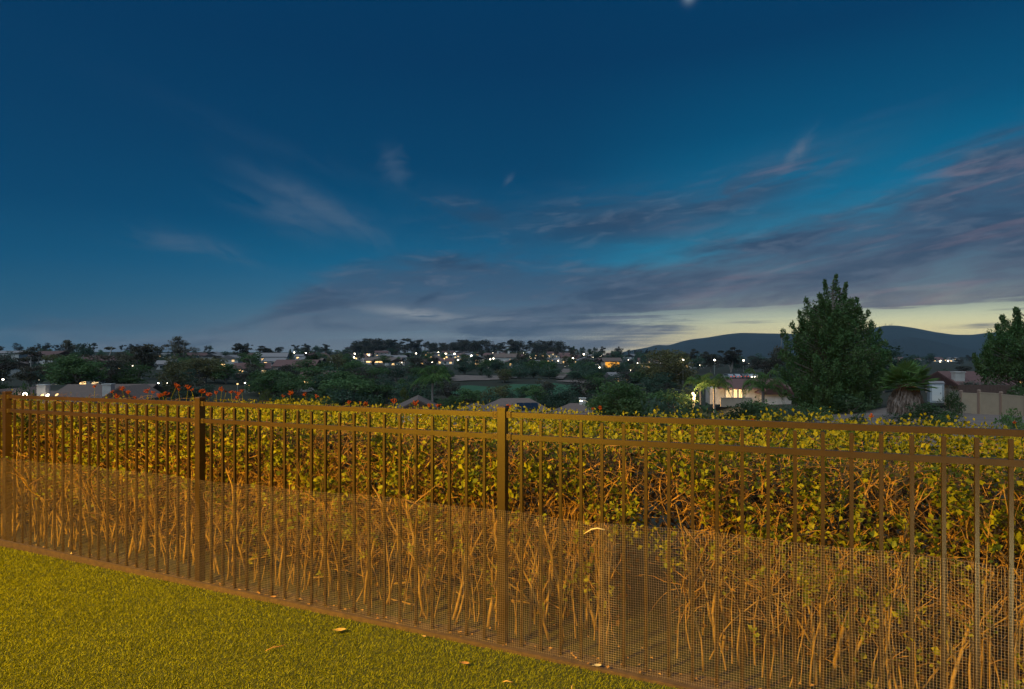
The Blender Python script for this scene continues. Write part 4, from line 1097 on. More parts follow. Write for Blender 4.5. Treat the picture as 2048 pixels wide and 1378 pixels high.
# --- palms
def queen_palm(px, py_top, py_heart, Y, spread, label, seed, thick=0.15):
    r_ = np.random.default_rng(seed); k = Y / F
    x, y = g_at(px, Y); zg = float(gz(x, Y)) - 0.1; zh = EYE - (py_heart - HY) * k - zg
    o = thing('palm_tree', label, 'palm tree', (x, y, zg))
    tg = Geo(); tg.tube([(0.1, 0, 0), (0.05, 0, zh * .3), (0, 0, zh * .7), (0, 0, zh)], [thick * 1.3, thick, thick * .95, thick * .9], 9)
    tg.build('trunk', K['palmtrunk'], o, True)
    cs = Geo(); cs.tube([(0, 0, zh - 0.1), (0, 0, zh + 0.4)], [thick * 1.15, thick * .5], 8); cs.build('crownshaft', K['frond'], o, True)
    Ls = spread * k; ht = (py_heart - py_top) * k
    for q_ in range(15):
        g = Geo(); a = q_ * 2.4 + r_.normal(0, .2); e = r_.uniform(0.15, 1.0)
        d = np.array([math.cos(a), math.sin(a), 0.0]); ln = Ls * r_.uniform(.85, 1.1)
        f = np.linspace(0, 1, 9)
        p = d[None, :] * (ln * (f ** 0.9) * (1 - 0.35 * e))[:, None] + np.array([0, 0, 1.0])[None, :] * (ht * (0.35 + e) * np.sin(f * 2.1) * 0.95 - ht * (1.5 - e) * f ** 2.2 * 0.9)[:, None] + np.array([0, 0, zh + 0.1])
        g.tube(p, np.linspace(0.03, 0.008, 9), 4)
        m = 44; ff = np.linspace(0.12, 1, m); pc = np.stack([np.interp(ff, f, p[:, i_]) for i_ in range(3)], -1)
        side = np.cross(d, [0, 0, 1.0])
        for sg_ in (-1, 1):
            ax = side[None, :] * sg_ * 0.7 + d * 0.45 + np.array([0, 0, -0.55]) + r_.normal(0, .2, (m, 3))
            L_ = ln * 0.30 * np.sin(np.clip(ff * 1.05, 0, 1) * math.pi * .93 + .12)
            axn = ax / np.linalg.norm(ax, axis=1)[:, None]
            g.leaves(pc + axn * L_[:, None] * .5, axn, r_.normal(0, .3, (m, 3)) + np.array([0, 0, 1.0]), L_, 0.07)
        g.build('frond', K['frond'], o)
    return o
queen_palm(865, 733, 765, 78, 52, 'slim palm with pale straight trunk standing over the lit gable', 1, 0.16)
queen_palm(1400, 748, 772, 80, 38, 'left one of the two palms before the lit house', 2, 0.12)
queen_palm(1428, 748, 776, 74, 44, 'right darker one of the two palms before the lit house', 3, 0.13)
queen_palm(1526, 740, 780, 62, 56, 'bushy feather palm covering the right end of the red roof', 4, 0.16)

def fan_palm():
    px, Y = 1812, 40; k = Y / F; r_ = np.random.default_rng(21)
    x, y = g_at(px, Y); zg = float(gz(x, Y)) - 0.1
    z_of = lambda py: EYE - (py - HY) * k - zg
    o = thing('fan_palm', 'stout fan palm with a shaggy skirt of dead fronds on the bank', 'palm tree', (x, y, zg))
    zt = z_of(782)
    tg = Geo(); tg.tube([(0, 0, 0), (0, 0, zt * .5), (0.05, 0, zt), (0.05, 0, z_of(768))], [0.45, 0.42, 0.36, 0.16], 12); tg.build('trunk', K['thatch'], o, True)
    # skirt: hanging dead fronds
    g = Geo(); n = 900
    a = r_.uniform(0, 6.28, n); f = r_.uniform(0, 1, n)
    rr = (0.42 + 0.62 * np.sin(np.clip(f * 1.25, 0, 1) * math.pi * .55)) * r_.uniform(.75, 1.08, n)
    zz = zt + 0.25 - f * (zt - 0.25)
    c = np.stack([np.cos(a) * rr, np.sin(a) * rr, zz], -1)
    ax = np.stack([np.cos(a) * .28, np.sin(a) * .28, -np.ones(n)], -1) + r_.normal(0, .16, (n, 3))
    g.leaves(c, ax, np.stack([np.cos(a), np.sin(a), np.zeros(n)], -1) + r_.normal(0, .5, (n, 3)), r_.uniform(.4, .85, n), r_.uniform(.05, .14, n))
    g.build('dead_frond_skirt', K['thatch'], o)
    g = Geo(); n = 240; a = r_.uniform(0, 6.28, n); e = r_.uniform(0, 1.3, n)
    c = np.stack([np.cos(a) * np.cos(e) * .62 + .1, np.sin(a) * np.cos(e) * .62, zt + 0.0 + np.sin(e) * .42], -1)
    g.leaves(c, np.stack([np.cos(a), np.sin(a), -np.full(n, .6)], -1), r_.normal(0, 1, (n, 3)) + np.array([0, -.5, 1.0]), .3, .14)
    g.build('leaf_base_fibre', K['thatchtop'], o)
    zc = z_of(770)
    for q_ in range(30):
        g = Geo(); a = q_ * 2.4 + r_.normal(0, .15); e = math.asin(np.clip(-0.25 + 1.2 * (q_ / 30.0), -.3, .98))
        d = np.array([math.cos(a) * math.cos(e), math.sin(a) * math.cos(e), math.sin(e)])
        pl = r_.uniform(0.75, 1.1) * (1.0 if e < 0.6 else 1.15)
        b0 = np.array([0.05, 0, zc]); h_ = b0 + d * pl
        g.tube([b0, b0 + d * pl * .5 + np.array([0, 0, .05]), h_], [0.035, 0.025, 0.02], 5)
        s_ = np.cross(d, [0, 0, 1.0]); s_ /= np.linalg.norm(s_) + 1e-9; u_ = np.cross(s_, d)
        m = 26; th = np.linspace(-1.75, 1.75, m); Lf = r_.uniform(0.75, 0.95)
        ax = d[None, :] * np.cos(th)[:, None] + s_[None, :] * np.sin(th)[:, None]
        ll = Lf * (0.72 + 0.28 * np.cos(th))
        droop = -0.10 * (1 + np.abs(th))[:, None] * np.array([0, 0, 1.0])[None, :]
        axn = ax + droop * .6 + r_.normal(0, .03, (m, 3)); axn /= np.linalg.norm(axn, axis=1)[:, None]
        g.leaves(h_ + axn * (ll * .5)[:, None], axn, u_[None, :] + s_[None, :] * ((np.arange(m) % 2) * .5 - .25)[:, None], ll, 0.13 + 0 * ll)
        g.build('fan_leaf', K['frond'], o)
fan_palm()

# ------------------------------------------------------------------ houses
def part(parent, name, geo, m, smooth=False): return geo.build(name, m, parent, smooth)
def wall_body(w, d, h, rise, axis):
    """walls with gable ends; axis 'x': ridge along x"""
    g = Geo()
    if axis == 'hip': g.box((0, 0, h / 2), (w, d, h))
    elif axis == 'x': g.prism([(-d / 2, 0), (d / 2, 0), (d / 2, h), (0, h + rise), (-d / 2, h)], (0, 0, 0), (0, 1, 0), (1, 0, 0), (0, 0, 1), -w / 2, w / 2)
    else: g.prism([(-w / 2, 0), (w / 2, 0), (w / 2, h), (0, h + rise), (-w / 2, h)], (0, 0, 0), (1, 0, 0), (0, 1, 0), (0, 0, 1), -d / 2, d / 2)
    return g
def roof_body(w, d, h, rise, axis, ov=0.5, th=0.16):
    if axis == 'hip':
        a, b, r_ = w / 2 + ov, d / 2 + ov, max(0.15, (w - d) / 2); z0, z1 = h - .05, h + rise
        return Geo().add([(-a, -b, z0 - th), (a, -b, z0 - th), (a, b, z0 - th), (-a, b, z0 - th), (-a, -b, z0), (a, -b, z0), (a, b, z0), (-a, b, z0), (-r_, 0, z1), (r_, 0, z1)],
                         [(0, 3, 2, 1), (0, 1, 5, 4), (1, 2, 6, 5), (2, 3, 7, 6), (3, 0, 4, 7), (4, 5, 9, 8), (6, 7, 8, 9)], [(5, 6, 9), (7, 4, 8)])
    g = Geo(); half = (d if axis == 'x' else w) / 2; ln = (w if axis == 'x' else d) / 2 + ov
    sl = rise / half; e = half + ov; ze = h - ov * sl + 0.03; zr = h + rise + 0.03
    pr = [(-e, ze), (0, zr), (e, ze), (e, ze + th), (0, zr + th), (-e, ze + th)]
    if axis == 'x': g.prism(pr, (0, 0, 0), (0, 1, 0), (1, 0, 0), (0, 0, 1), -ln, ln)
    else: g.prism(pr, (0, 0, 0), (1, 0, 0), (0, 1, 0), (0, 0, 1), -ln, ln)
    return g
def shift(geo, dv):
    geo.v = [a + np.array(dv) for a in geo.v]; return geo
def window(parent, x, y, z, w, h, lit, depth=0.10, face='front'):
    g = Geo(); f = 0.09
    for (cx, cz, ww, hh) in ((0, h / 2 + f / 2, w + 2 * f, f), (0, -h / 2 - f / 2, w + 2 * f, f), (-w / 2 - f / 2, 0, f, h), (w / 2 + f / 2, 0, f, h), (0, 0, 0.05, h)):
        g.box((cx, -depth / 2, cz), (ww, depth, hh))
    fr = part(parent, 'window', g, K['frame']); fr.location = (x, y, z)
    p = Geo(); p.box((0, -0.03, 0), (w - 0.004, 0.02, h - 0.004)); pn = part(fr, 'pane', p, lit)
    return fr
def house(name, label, x, y, w, d, h, rise, axis, wallm, roofm, rz=0.0, zbase=None, wins=(), chims=(), lamps=(), group=None, garage=False, cat='house', zoff=0):
    zg = float(gz(x, y)) - 0.3 if zbase is None else zbase
    o = thing(name, label, cat, (x, y, zg + zoff), rz, group)
    part(o, 'wall', wall_body(w, d, h, rise, axis), wallm)
    rf = part(o, 'roof', roof_body(w, d, h, rise, axis), roofm)
    for (cx, cy, cw, ct) in chims:
        g = Geo(); g.box((cx, cy, (h + ct) / 2), (cw, cw * .8, ct - h)); g.box((cx, cy, ct + .06), (cw * 1.15, cw * .95, .12)); part(rf, 'chimney', g, K['wallw'])
    for (wx, wz, ww, wh, lit) in wins: window(o, wx, -d / 2 - 0.002, wz, ww, wh, lit)
    for (lx, lz, r_, m) in lamps:
        g = Geo(); g.tube([(lx, -d / 2 - .02, lz), (lx, -d / 2 - .18, lz), (lx, -d / 2 - .30, lz - r_)], [r_ * .4, r_, r_ * .6], 8, True); part(o, 'porch_light', g, m)
    return o
# prototypes for the hillside, copied with their own places
def far_house_protos():
    out = []
    specs = [(13, 9, 3.0, 2.0, 'x', 'wallw', 'roofr'), (12, 9, 3.2, 2.0, 'y', 'wallw', 'roofb'), (14, 9, 5.2, 2.0, 'x', 'wallt', 'roofr'),
             (11, 10, 5.4, 1.9, 'y', 'wallw', 'roofg'), (15, 9, 3.0, 1.7, 'x', 'wallw', 'roofg')]
    for k, (w, d, h, ri, ax, wm, rm) in enumerate(specs):
        for lit in range(3):
            wins = []
            nw = 3 if w > 12 else 2
            for i_ in range(nw):
                wx = -w / 2 + (i_ + .5) * w / nw
                m = K['dark']
                if lit == 1 and i_ == 0: m = G_WARM
                if lit == 2 and i_ != 1: m = (G_WARM if i_ == 0 else G_SOFT)
                wins.append((wx, 1.5, 1.9, 1.4, m))
                if h > 4: wins.append((wx, 4.1, 1.5, 1.2, G_SOFT if (lit == 2 and i_ == 1) else K['dark']))
            lamps = [(w * .28, 2.4, .42, G_WHITE)] if lit == 1 else ([(-w * .36, 2.3, .34, G_WARM)] if lit == 2 else [])
            out.append((k, lit, dict(w=w, d=d, h=h, rise=ri, axis=ax, wallm=K[wm], roofm=K[rm], wins=wins, lamps=lamps)))
    return out
HP = far_house_protos()
first = {}
def far_house(px, Yd, lit, label, group, rz=None, kind=None):
    c = [i_ for i_, hp in enumerate(HP) if hp[1] == lit and (kind is None or hp[0] == kind)]
    i_ = rnd.choice(c); x, y = g_at(px, Yd); zg = float(gz(x, Yd)) - 0.3
    rz = rnd.uniform(-.5, .5) - math.atan2(x, y) if rz is None else rz
    if i_ not in first:
        o = house('hillside_house', label, x, y, rz=rz, group=group, **HP[i_][2]); first[i_] = o
    else:
        o = copy_tree(first[i_]); o.location = (x, y, zg); o.rotation_euler = (0, 0, rz)
    hp = HP[i_][2]; rn = {'roofr': 'red', 'roofb': 'brown', 'roofg': 'grey'}[[k_ for k_ in ('roofr', 'roofb', 'roofg') if K[k_] is hp['roofm']][0]]
    tag(o, ('two storey ' if hp['h'] > 4 else 'low ') + rn + ' roofed house ' + ['with dark windows', 'with one lit window', 'with two lit windows'][lit] + ', ' + near(px), 'house', group)
    return o
for k in range(44):
    far_house(rnd.uniform(-40, 700), rnd.uniform(200, 640), rnd.choice([0, 0, 1, 2]), 'among trees', 'houses on the left hillside')
for k in range(52):
    far_house(rnd.uniform(680, 1240), rnd.uniform(360, 720), rnd.choice([0, 1, 1, 2, 2]), 'on the slope', 'houses under the skyline grove')
for k in range(16):
    far_house(rnd.uniform(1240, 1420), rnd.uniform(350, 700), rnd.choice([0, 1, 2]), 'in the valley', 'houses in the valley below the hills')
for k in range(16):
    far_house(rnd.uniform(1770, 1990), rnd.uniform(600, 1500), rnd.choice([1, 2]), 'far off', 'buildings in the valley at right')
# lit spots along the hillside: street lamps
def lamp_mesh():
    g = Geo(); g.tube([(0, 0, 0), (0, 0, 5.6), (0.05, 0, 6.3), (0.5, 0, 6.75), (1.5, 0, 6.85)], [0.10, 0.08, 0.075, 0.06, 0.05], 8)
    h = Geo(); h.box((1.85, 0, 6.84), (0.75, 0.32, 0.14)); 
    b = Geo(); b.box((1.85, 0, 6.74), (0.6, 0.26, 0.06))
    return g, h, b
lg, lh, lb_ = lamp_mesh()
LM = [lg.mesh('pole', True), lh.mesh('lamp_head'), lb_.mesh('lamp_lens')]
LM[0].materials.append(K['lamp_metal']); LM[1].materials.append(K['lamp_metal']); LM[2].materials.append(G_LAMP)
gl = Geo(); gl.tube([(0, 0, 0), (0, 0, 3.6)], [0.08, 0.06], 6); glm = gl.mesh('pole', True); glm.materials.append(K['lamp_metal'])
bl_ = Geo(); bl_.tube([(0, 0, 3.55), (0, 0, 3.75), (0, 0, 4.15), (0, 0, 4.3)], [0.18, 0.45, 0.45, 0.2], 10, True); blm = {}
for nm_, m_ in (('w', G_WHITE), ('y', G_WARM)):
    me = bl_.mesh('lamp_globe', True); me.materials.append(m_); blm[nm_] = me
def globe_lamp(px, py, Yd, c, label, group=None, s=1.0):
    x, y, z = at(px, py, Yd); zg = min(float(gz(x, Yd)), z - 1.2)
    o = thing('street_lamp', label, 'street lamp', (x, y, zg), 0, group)
    p_ = link('pole', glm, o); h = z - zg; p_.scale = (1, 1, h / 3.9)
    b_ = link('lamp_globe', blm[c], o); b_.location = (0, 0, h - 3.92 * s); b_.scale = (s, s, s)
LAMPS = [(650, 710, 520, 'w'), (655, 720, 480, 'w'), (628, 707, 560, 'y'), (573, 708, 540, 'w'), (555, 740, 300, 'y'), (530, 740, 300, 'y'), (674, 738, 300, 'y'), (661, 738, 320, 'y'), (562, 759, 200, 'w'),
         (702, 765, 170, 'w'), (840, 725, 450, 'w'), (857, 731, 460, 'w'), (744, 725, 480, 'w'), (757, 724, 490, 'w'), (768, 724, 500, 'w'), (826, 734, 420, 'y'), (880, 733, 420, 'y'), (890, 733, 430, 'y'),
         (960, 735, 400, 'w'), (966, 735, 400, 'y'), (952, 731, 400, 'y'), (1000, 722, 500, 'y'), (1017, 717, 520, 'y'), (1058, 714, 600, 'w'), (1062, 717, 580, 'y'), (1070, 717, 600, 'w'), (1080, 716, 600, 'y'), (1036, 727, 450, 'w'), (1131, 734, 420, 'w'), (1140, 735, 420, 'w'),
         (1275, 726, 300, 'w'), (1261, 740, 260, 'w'), (1255, 735, 300, 'y'), (1239, 740, 280, 'y'), (1199, 735, 260, 'w'), (1275, 746, 240, 'w'), (1280, 761, 180, 'w'), (1224, 747, 220, 'w'), (1366, 720, 132, 'w'), (1429, 720, 260, 'w'), (1487, 721, 300, 'w'), (1497, 727, 280, 'w'),
         (6, 759, 120, 'w'), (79, 760, 150, 'w'), (150, 740, 150, 'w'), (112, 764, 140, 'w'), (77, 714, 300, 'w'), (366, 714, 300, 'w'), (317, 766, 130, 'w'), (334, 766, 140, 'w'), (396, 763, 165, 'w'), (382, 770, 150, 'w'), (475, 768, 140, 'y'), (490, 766, 140, 'w'), (498, 770, 140, 'y'), (504, 768, 145, 'w'),
         (1880, 723, 900, 'w'), (1896, 722, 900, 'w'), (1888, 735, 500, 'w'), (1903, 740, 450, 'w'), (1849, 735, 400, 'y'), (1962, 723, 800, 'w'), (2041, 764, 60, 'y')]
for k in range(46):
    px_ = rnd.uniform(520, 1240); Yd_ = rnd.uniform(360, 700); x_, y_ = g_at(px_, Yd_)
    LAMPS.append((px_, HY - (float(gz(x_, y_)) + rnd.uniform(3.5, 6) - EYE) * F / Yd_, Yd_, rnd.choice('wwy')))
for px, py, Yd, c in LAMPS:
    big = Yd / 420.0
    globe_lamp(px, py, Yd, c, ('high ' if py < 725 else 'low ' if py > 750 else '') + 'shining ' + ('white' if c == 'w' else 'warm yellow') + ' lamp ' + near(px) + (' far back' if Yd > 330 else ' near by' if Yd < 200 else ''),
               'lamps shining across the hillsides', max(0.34, min(1.8, big * rnd.uniform(.8, 1.35))))
# the near street lamp with its own light
x, y, z = at(1177, 805, 62)
zg = z - 6.85 * 0.62
o = thing('street_lamp', 'cream street lamp with curved arm standing just over the fence rail', 'street lamp', (x, y, float(gz(x, 62))), math.pi)
hh = z + 0.25 - float(gz(x, 62))
for nm_, me in zip(('pole', 'lamp_head', 'lamp_lens'), LM):
    c_ = link(nm_, me, o); c_.scale = (0.42, 0.6, hh / 6.85)
ld = bpy.data.lights.new('street_lamp_light', 'POINT'); ld.energy = 60; ld.color = (1, .78, .42); ld.shadow_soft_size = .12
lo = bpy.data.objects.new('street_lamp_light', ld); COL.objects.link(lo); lo.parent = o; lo.location = (0.8, -0.25, hh * .965)

# ranch house on the left with two white chimneys
def ranch():
    Y = 70; x0, _, _ = at(205, 0, Y); zg = -6.4
    o = thing('ranch_house', 'long low ranch house with brown roof and two white chimneys at left', 'house', (x0, Y, zg), 0.10)
    zr = EYE - (768 - HY) * Y / F - zg
    def ax(px): return (px - 205) * Y / F
    w1 = ax(298) - ax(150)
    b = wall_body(w1, 8, 2.9, zr - 2.9 - .2, 'x'); shift(b, ((ax(298) + ax(150)) / 2, 0, 0)); part(o, 'wall', b, K['wallw'])
    r1 = roof_body(w1, 8, 2.9, zr - 2.9 - .2, 'x', .6); shift(r1, ((ax(298) + ax(150)) / 2, 0, 0)); rf = part(o, 'roof', r1, K['roofb'])
    w2 = ax(160) - ax(84)
    b = wall_body(w2, 7, 2.7, 1.0, 'x'); shift(b, ((ax(160) + ax(84)) / 2, -1.5, 0)); part(o, 'wall', b, K['wallw'])
    r2 = roof_body(w2, 7, 2.7, 1.0, 'x', .5); shift(r2, ((ax(160) + ax(84)) / 2, -1.5, 0)); part(o, 'roof', r2, K['roofb'])
    # white gable wing facing the camera at each end
    for (pxc, w, zt) in ((98, 3.4, 772), (300, 3.6, 768)):
        zz = EYE - (zt + 8 - HY) * (Y - 6) / F - zg
        b = wall_body(w, 5, zz - 1.2, 1.2, 'y'); shift(b, (ax(pxc), -4.2, 0)); part(o, 'wall', b, K['wallw'])
        r_ = roof_body(w, 5, zz - 1.2, 1.2, 'y', .4); shift(r_, (ax(pxc), -4.2, 0)); part(o, 'roof', r_, K['roofb'])
    for px, py0, py1 in ((143, 771, 786), (257, 770, 787)):
        zt = EYE - (py0 - HY) * (Y - 5) / F - zg; zb = EYE - (py1 + 6 - HY) * (Y - 5) / F - zg
        g = Geo(); g.box((ax(px), -4.4, (zt + zb) / 2), (0.9, 0.8, zt - zb)); g.box((ax(px), -4.4, zt + .05), (1.02, .92, .12)); part(rf, 'chimney', g, K['wallw'])
    window(o, ax(230), -4.005, 1.5, 2.4, 1.3, G_SOFT); window(o, ax(190), -4.005, 1.5, 1.8, 1.3, K['dark']); window(o, ax(300), -6.71, 1.3, 1.2, 1.2, G_WARM)
    for px, py, r_, m in ((120, 788, .22, G_WHITE), (150, 790, .12, G_WARM), (159, 790, .12, G_WHITE), (175, 789, .10, G_WARM)):
        zz = EYE - (py - HY) * (Y - 5.4) / F - zg
        g = Geo(); g.tube([(ax(px), -5.05, zz + .05), (ax(px), -5.2, zz), (ax(px), -5.45, zz - r_)], [r_ * .5, r_, r_ * .6], 8, True); part(o, 'porch_light', g, m)
ranch()
house('tile_house', 'white house with red roof and glowing lower wall left of the bare forked eucalyptus', *g_at(182, 130), 4.6, 6, 3.6, 1.5, 'x', K['wallw'], K['roofr'], 0.5, wins=[(-1.2, 1.7, 1.4, 1.3, G_WARM), (1.1, 1.7, 1.2, 1.2, G_SOFT)], zoff=-.4)
house('tile_house', 'red roofed house with a lit window strip left of the olive tree', *g_at(640, 160), 9, 7, 3.6, 1.7, 'x', K['wallw'], K['roofr'], 0.2, wins=[(-2.2, 2.6, 3.0, .7, G_WARM), (2.4, 1.8, 1.4, 1.3, K['dark'])], zoff=0.6)
house('tile_house', 'white two storey house with pink roof at the far upper left', *g_at(105, 250), 14, 9, 4.6, 1.8, 'x', K['wallw'], K['roofr'], -0.3, wins=[(3, 2.4, 1.8, 1.5, K['dark']), (-3, 2.4, 1.8, 1.5, K['dark'])], zoff=2.5)
house('flat_house', 'white house on the skyline at the left edge', *g_at(12, 330), 22, 9, 4.4, 1.2, 'x', K['wallw'], K['roofg'], 0, wins=[(-5, 2.4, 2, 1.6, G_SOFT), (4, 2.4, 2, 1.6, K['dark'])], zoff=4)
house('white_house', 'pale house under the ridge left of the cypress', *g_at(545, 400), 20, 9, 4.0, 2.4, 'x', K['wallw'], K['roofg'], .2, wins=[(-5, 2.0, 2.2, 1.5, G_WARM), (5, 2, 2, 1.5, K['dark'])], zoff=2)
house('lit_house', 'glowing yellow house with a row of lit windows left of centre', *g_at(622, 330), 14, 8, 3.2, 1.8, 'x', K['wallt'], K['roofb'], 0, wins=[(-4.5, 1.7, 2.4, 1.6, G_WARM), (-1.2, 1.7, 2.4, 1.6, G_WARM), (2, 1.7, 2.4, 1.6, G_WARM), (5, 1.7, 1.6, 1.6, G_SOFT)], zoff=1)
house('lit_house', 'long low building with a continuous lit eave in the middle distance', *g_at(768, 420), 26, 8, 3.0, 1.8, 'x', K['wallw'], K['roofb'], 0, wins=[(-9, 1.8, 5.5, 1.0, G_WARM), (-3, 1.8, 5.5, 1.0, G_WARM), (3, 1.8, 5.5, 1.0, G_WARM), (9, 1.8, 5.5, 1.0, G_WARM)], zoff=1)
house('lit_house', 'house with one tall glowing doorway above the sandy bank', *g_at(953, 400), 11, 8, 4.6, 1.8, 'y', K['wallt'], K['roofg'], 0, wins=[(0.5, 2.0, 2.4, 3.2, G_WARM)], zoff=.8)
house('white_house', 'white house with dark roof and pale chimneys at the top of the slope', *g_at(1012, 420), 16, 8, 4.2, 2.4, 'x', K['wallw'], K['roofb'], -.25, chims=[(-6, 0, 1.2, 8.4), (2, 0, 1.2, 8.6)], wins=[(-5, 2, 2, 1.6, K['dark']), (4.8, 2, 2, 1.6, G_SOFT)], zoff=2)
house('orange_house', 'house with a bright orange lit wall before the far hills', *g_at(1222, 270), 8, 7, 4.4, 1.3, 'x', K['wallt'], K['roofb'], 0, wins=[(0, 2.6, 6.4, 2.6, G_ORANGE)], zoff=2)  # the wide window panel stands in for the lit wall and glows itself
house('white_house', 'pale house with lit porch below the orange lit one', *g_at(1236, 200), 7, 6, 2.4, 1.2, 'x', K['wallw'], K['roofg'], .2, wins=[(-1.6, 1.3, 1.3, 1.0, G_WARM), (1.6, 1.3, 1.5, 1.0, G_SOFT)], zoff=-.2)
house('gable_house', 'small house with glowing yellow gable at the foot of the slim palm', *g_at(836, 74), 4.2, 7, 1.9, 1.0, 'y', K['wallw'], K['roofb'], 0.15, zbase=-6.75, lamps=[(0.3, 1.4, .16, G_LAMP)])
house('tile_house', 'brown roofed house left of the middle post just over the hedge', *g_at(953, 92), 7.5, 7, 2.7, 1.9, 'hip', K['wallt'], K['roofb'], .3, zbase=-10.4, zoff=-0.1)
def solar_house():
    o = house('solar_house', 'red roofed house with blue solar panel right of the middle post', *g_at(1030, 92), 11.5, 7, 2.7, 2.1, 'hip', K['wallt'], K['roofb'], .1, zbase=-10.2, zoff=0.25)
    g = Geo(); sl = 2.15 / 4.0; a = math.atan(sl)
    ey = (0, math.cos(a), math.sin(a)); ez = (0, -math.sin(a), math.cos(a))
    for k in range(3):
        g = Geo(); g.obox((0.1 + k * 1.1, -3.6, 2.65 + 0.4 * sl + .06), (1, 0, 0), ey, ez, (0, 1.05), (0.5, 2.5), (0.04, 0.09)); part(o, 'solar_panel', g, K['solar'])
solar_house()
house('tile_house', 'brown roofed house with white chimney beside the near street lamp', *g_at(1150, 88), 8.5, 7, 2.6, 2.0, 'hip', K['wallt'], K['roofb'], -.1, zbase=-10.1, chims=[(1.1, 0, .95, 5.3)], zoff=-0.1)
# the lit house right of centre with its garden wall
def garden_house():
    Y = 84; x, _ = g_at(1495, Y); zg = EYE - (806 - HY) * Y / F
    o = thing('garden_house', 'house with plum red roof and lit doors behind a tan garden wall', 'house', (x, Y, zg), -0.15)
    zt = EYE - (757 - HY) * Y / F - zg
    part(o, 'wall', wall_body(7.5, 7, 2.4, zt - 2.6, 'x'), K['wallw'])
    part(o, 'roof', roof_body(7.5, 7, 2.4, zt - 2.6, 'x', .9), K['roofr'])
    b = wall_body(3.4, 3.0, 2.0, 1.2, 'y'); shift(b, (2.3, -4.9, 0)); part(o, 'wall', b, K['wallw'])
    r_ = roof_body(3.4, 3.0, 2.0, 1.2, 'y', .5); shift(r_, (2.3, -4.9, 0)); part(o, 'roof', r_, K['roofr'])
    b = Geo(); b.box((-4.6, -1.2, 1.15), (2.2, 3.4, 2.3)); part(o, 'wall', b, K['wallw'])
    for (wx, m) in ((-2.45, G_WARM), (-1.75, G_WARM)):
        window(o, wx, -3.505, 1.2, 0.38, 2.0, m)
    window(o, -3.3, -3.505, 1.2, .7, 1.6, G_SOFT)  # glowing pane put here for the lamplight on the wall
    for k in range(5):
        g = Geo(); g.box((-3.6 + k * .62, -4.3, 2.18), (.12, 1.2, .12)); part(o, 'rafter_tail', g, K['wallw'])
garden_house()
xw, yw, zw = at(1472, 812, 74)
g = Geo(); g.box((0, 0, 0.45), (3.9, .25, 1.1)); g.box((0, 0, 1.03), (4.0, .33, .07))
tag(g.build('garden_wall', K['wallt'], None, False, (xw, yw, zw)), 'low tan garden wall in front of the lit doors', 'wall')
ld = bpy.data.lights.new('garden_light', 'POINT'); ld.energy = 650; ld.color = (1, .6, .22); ld.shadow_soft_size = .3
def garden_lamps():
    for k, (px, py, lb2) in enumerate(((1386, 787, 'uppermost'), (1389, 791, 'middle'), (1388, 797, 'lowest'))):
        x, y, z = at(px, py, 76 - k); zg = float(gz(x, y))
        o = thing('garden_lamp', lb2 + ' of three glowing garden lamps left of the palms', 'garden lamp', (x, y, zg), 0, 'garden lamps left of the palms')
        p = Geo(); p.tube([(0, 0, 0), (0, 0, z - zg)], [.05, .04], 6); part(o, 'pole', p, K['lamp_metal'])
        b = Geo(); zz = z - zg; b.tube([(0, 0, zz - .16), (0, 0, zz - .08), (0, 0, zz + .08), (0, 0, zz + .15)], [.07, .15, .15, .07], 8, True); part(o, 'lamp_globe', b, G_GARD)
        if k == 1:
            lo = bpy.data.objects.new('garden_light', ld); COL.objects.link(lo); lo.parent = o; lo.location = (0.1, -.5, zz + .1)
garden_lamps()
lw = bpy.data.lights.new('patio_light', 'POINT'); lw.energy = 260; lw.color = (1, .72, .4); lw.shadow_soft_size = .25
lo = bpy.data.objects.new('patio_light', lw); COL.objects.link(lo); lo.location = at(1462, 792, 77.5)
# parked cars with lights on in the lot behind the red roof
def car_meshes():
    b = Geo()
    pr = [(-2.1, .35), (2.1, .35), (2.15, .8), (1.3, .95), (.7, 1.42), (-1.0, 1.42), (-1.6, .98), (-2.15, .85)]
    b.prism(pr, (0, 0, 0), (1, 0, 0), (0, 1, 0), (0, 0, 1), -.85, .85)
    wn = Geo(); wn.prism([(-1.4, .98), (1.1, .98), (.62, 1.36), (-.92, 1.36)], (0, 0, 0), (1, 0, 0), (0, 1, 0), (0, 0, 1), -.857, .857)
    wh = Geo(); wh.tube([(0, -.1, 0), (0, .1, 0)], [.33, .33], 14, True)
    hl = Geo(); hl.box((0, 0, 0), (.06, .34, .2))
    L_ = [m.mesh(n) for n, m in (('body', b), ('window_band', wn), ('wheel', wh), ('headlight', hl), ('tail_light', hl))]
    for m_, k in zip(L_, (K['carpaint'], K['dark'], K['tyre'], G_WHITE, G_RED)): m_.materials.append(k)
    return L_
CM = car_meshes()
for k, px in enumerate((1456, 1470, 1484, 1497, 1508)):
    x, y, z = at(px, 752, 180)
    zz = float(gz(x, 180)) 
    o = thing('parked_car', ['leftmost of the cars with lights on', 'second car from the left', 'middle car', 'fourth car from the left', 'rightmost of the cars with lights on'][k] + ' in the row behind the red roofed house', 'car', (x, y, z - .8), math.pi / 2 + (math.pi if k > 2 else 0) + .3, 'cars in the row behind the red roofed house')
    link('body', CM[0], o); link('window_band', CM[1], o)
    for wx in (-1.3, 1.3):
        for wy in (-.78, .78): link('wheel', CM[2], o, (wx, wy, .33))
    for wy in (-.55, .55):
        link('headlight', CM[3], o, (2.15, wy, .66)); link('tail_light', CM[4], o, (-2.16, wy, .76))
px0, px1 = 1440, 1530
x0, _, zc = at(px0, 752, 180); x1, _, _ = at(px1, 752, 180)
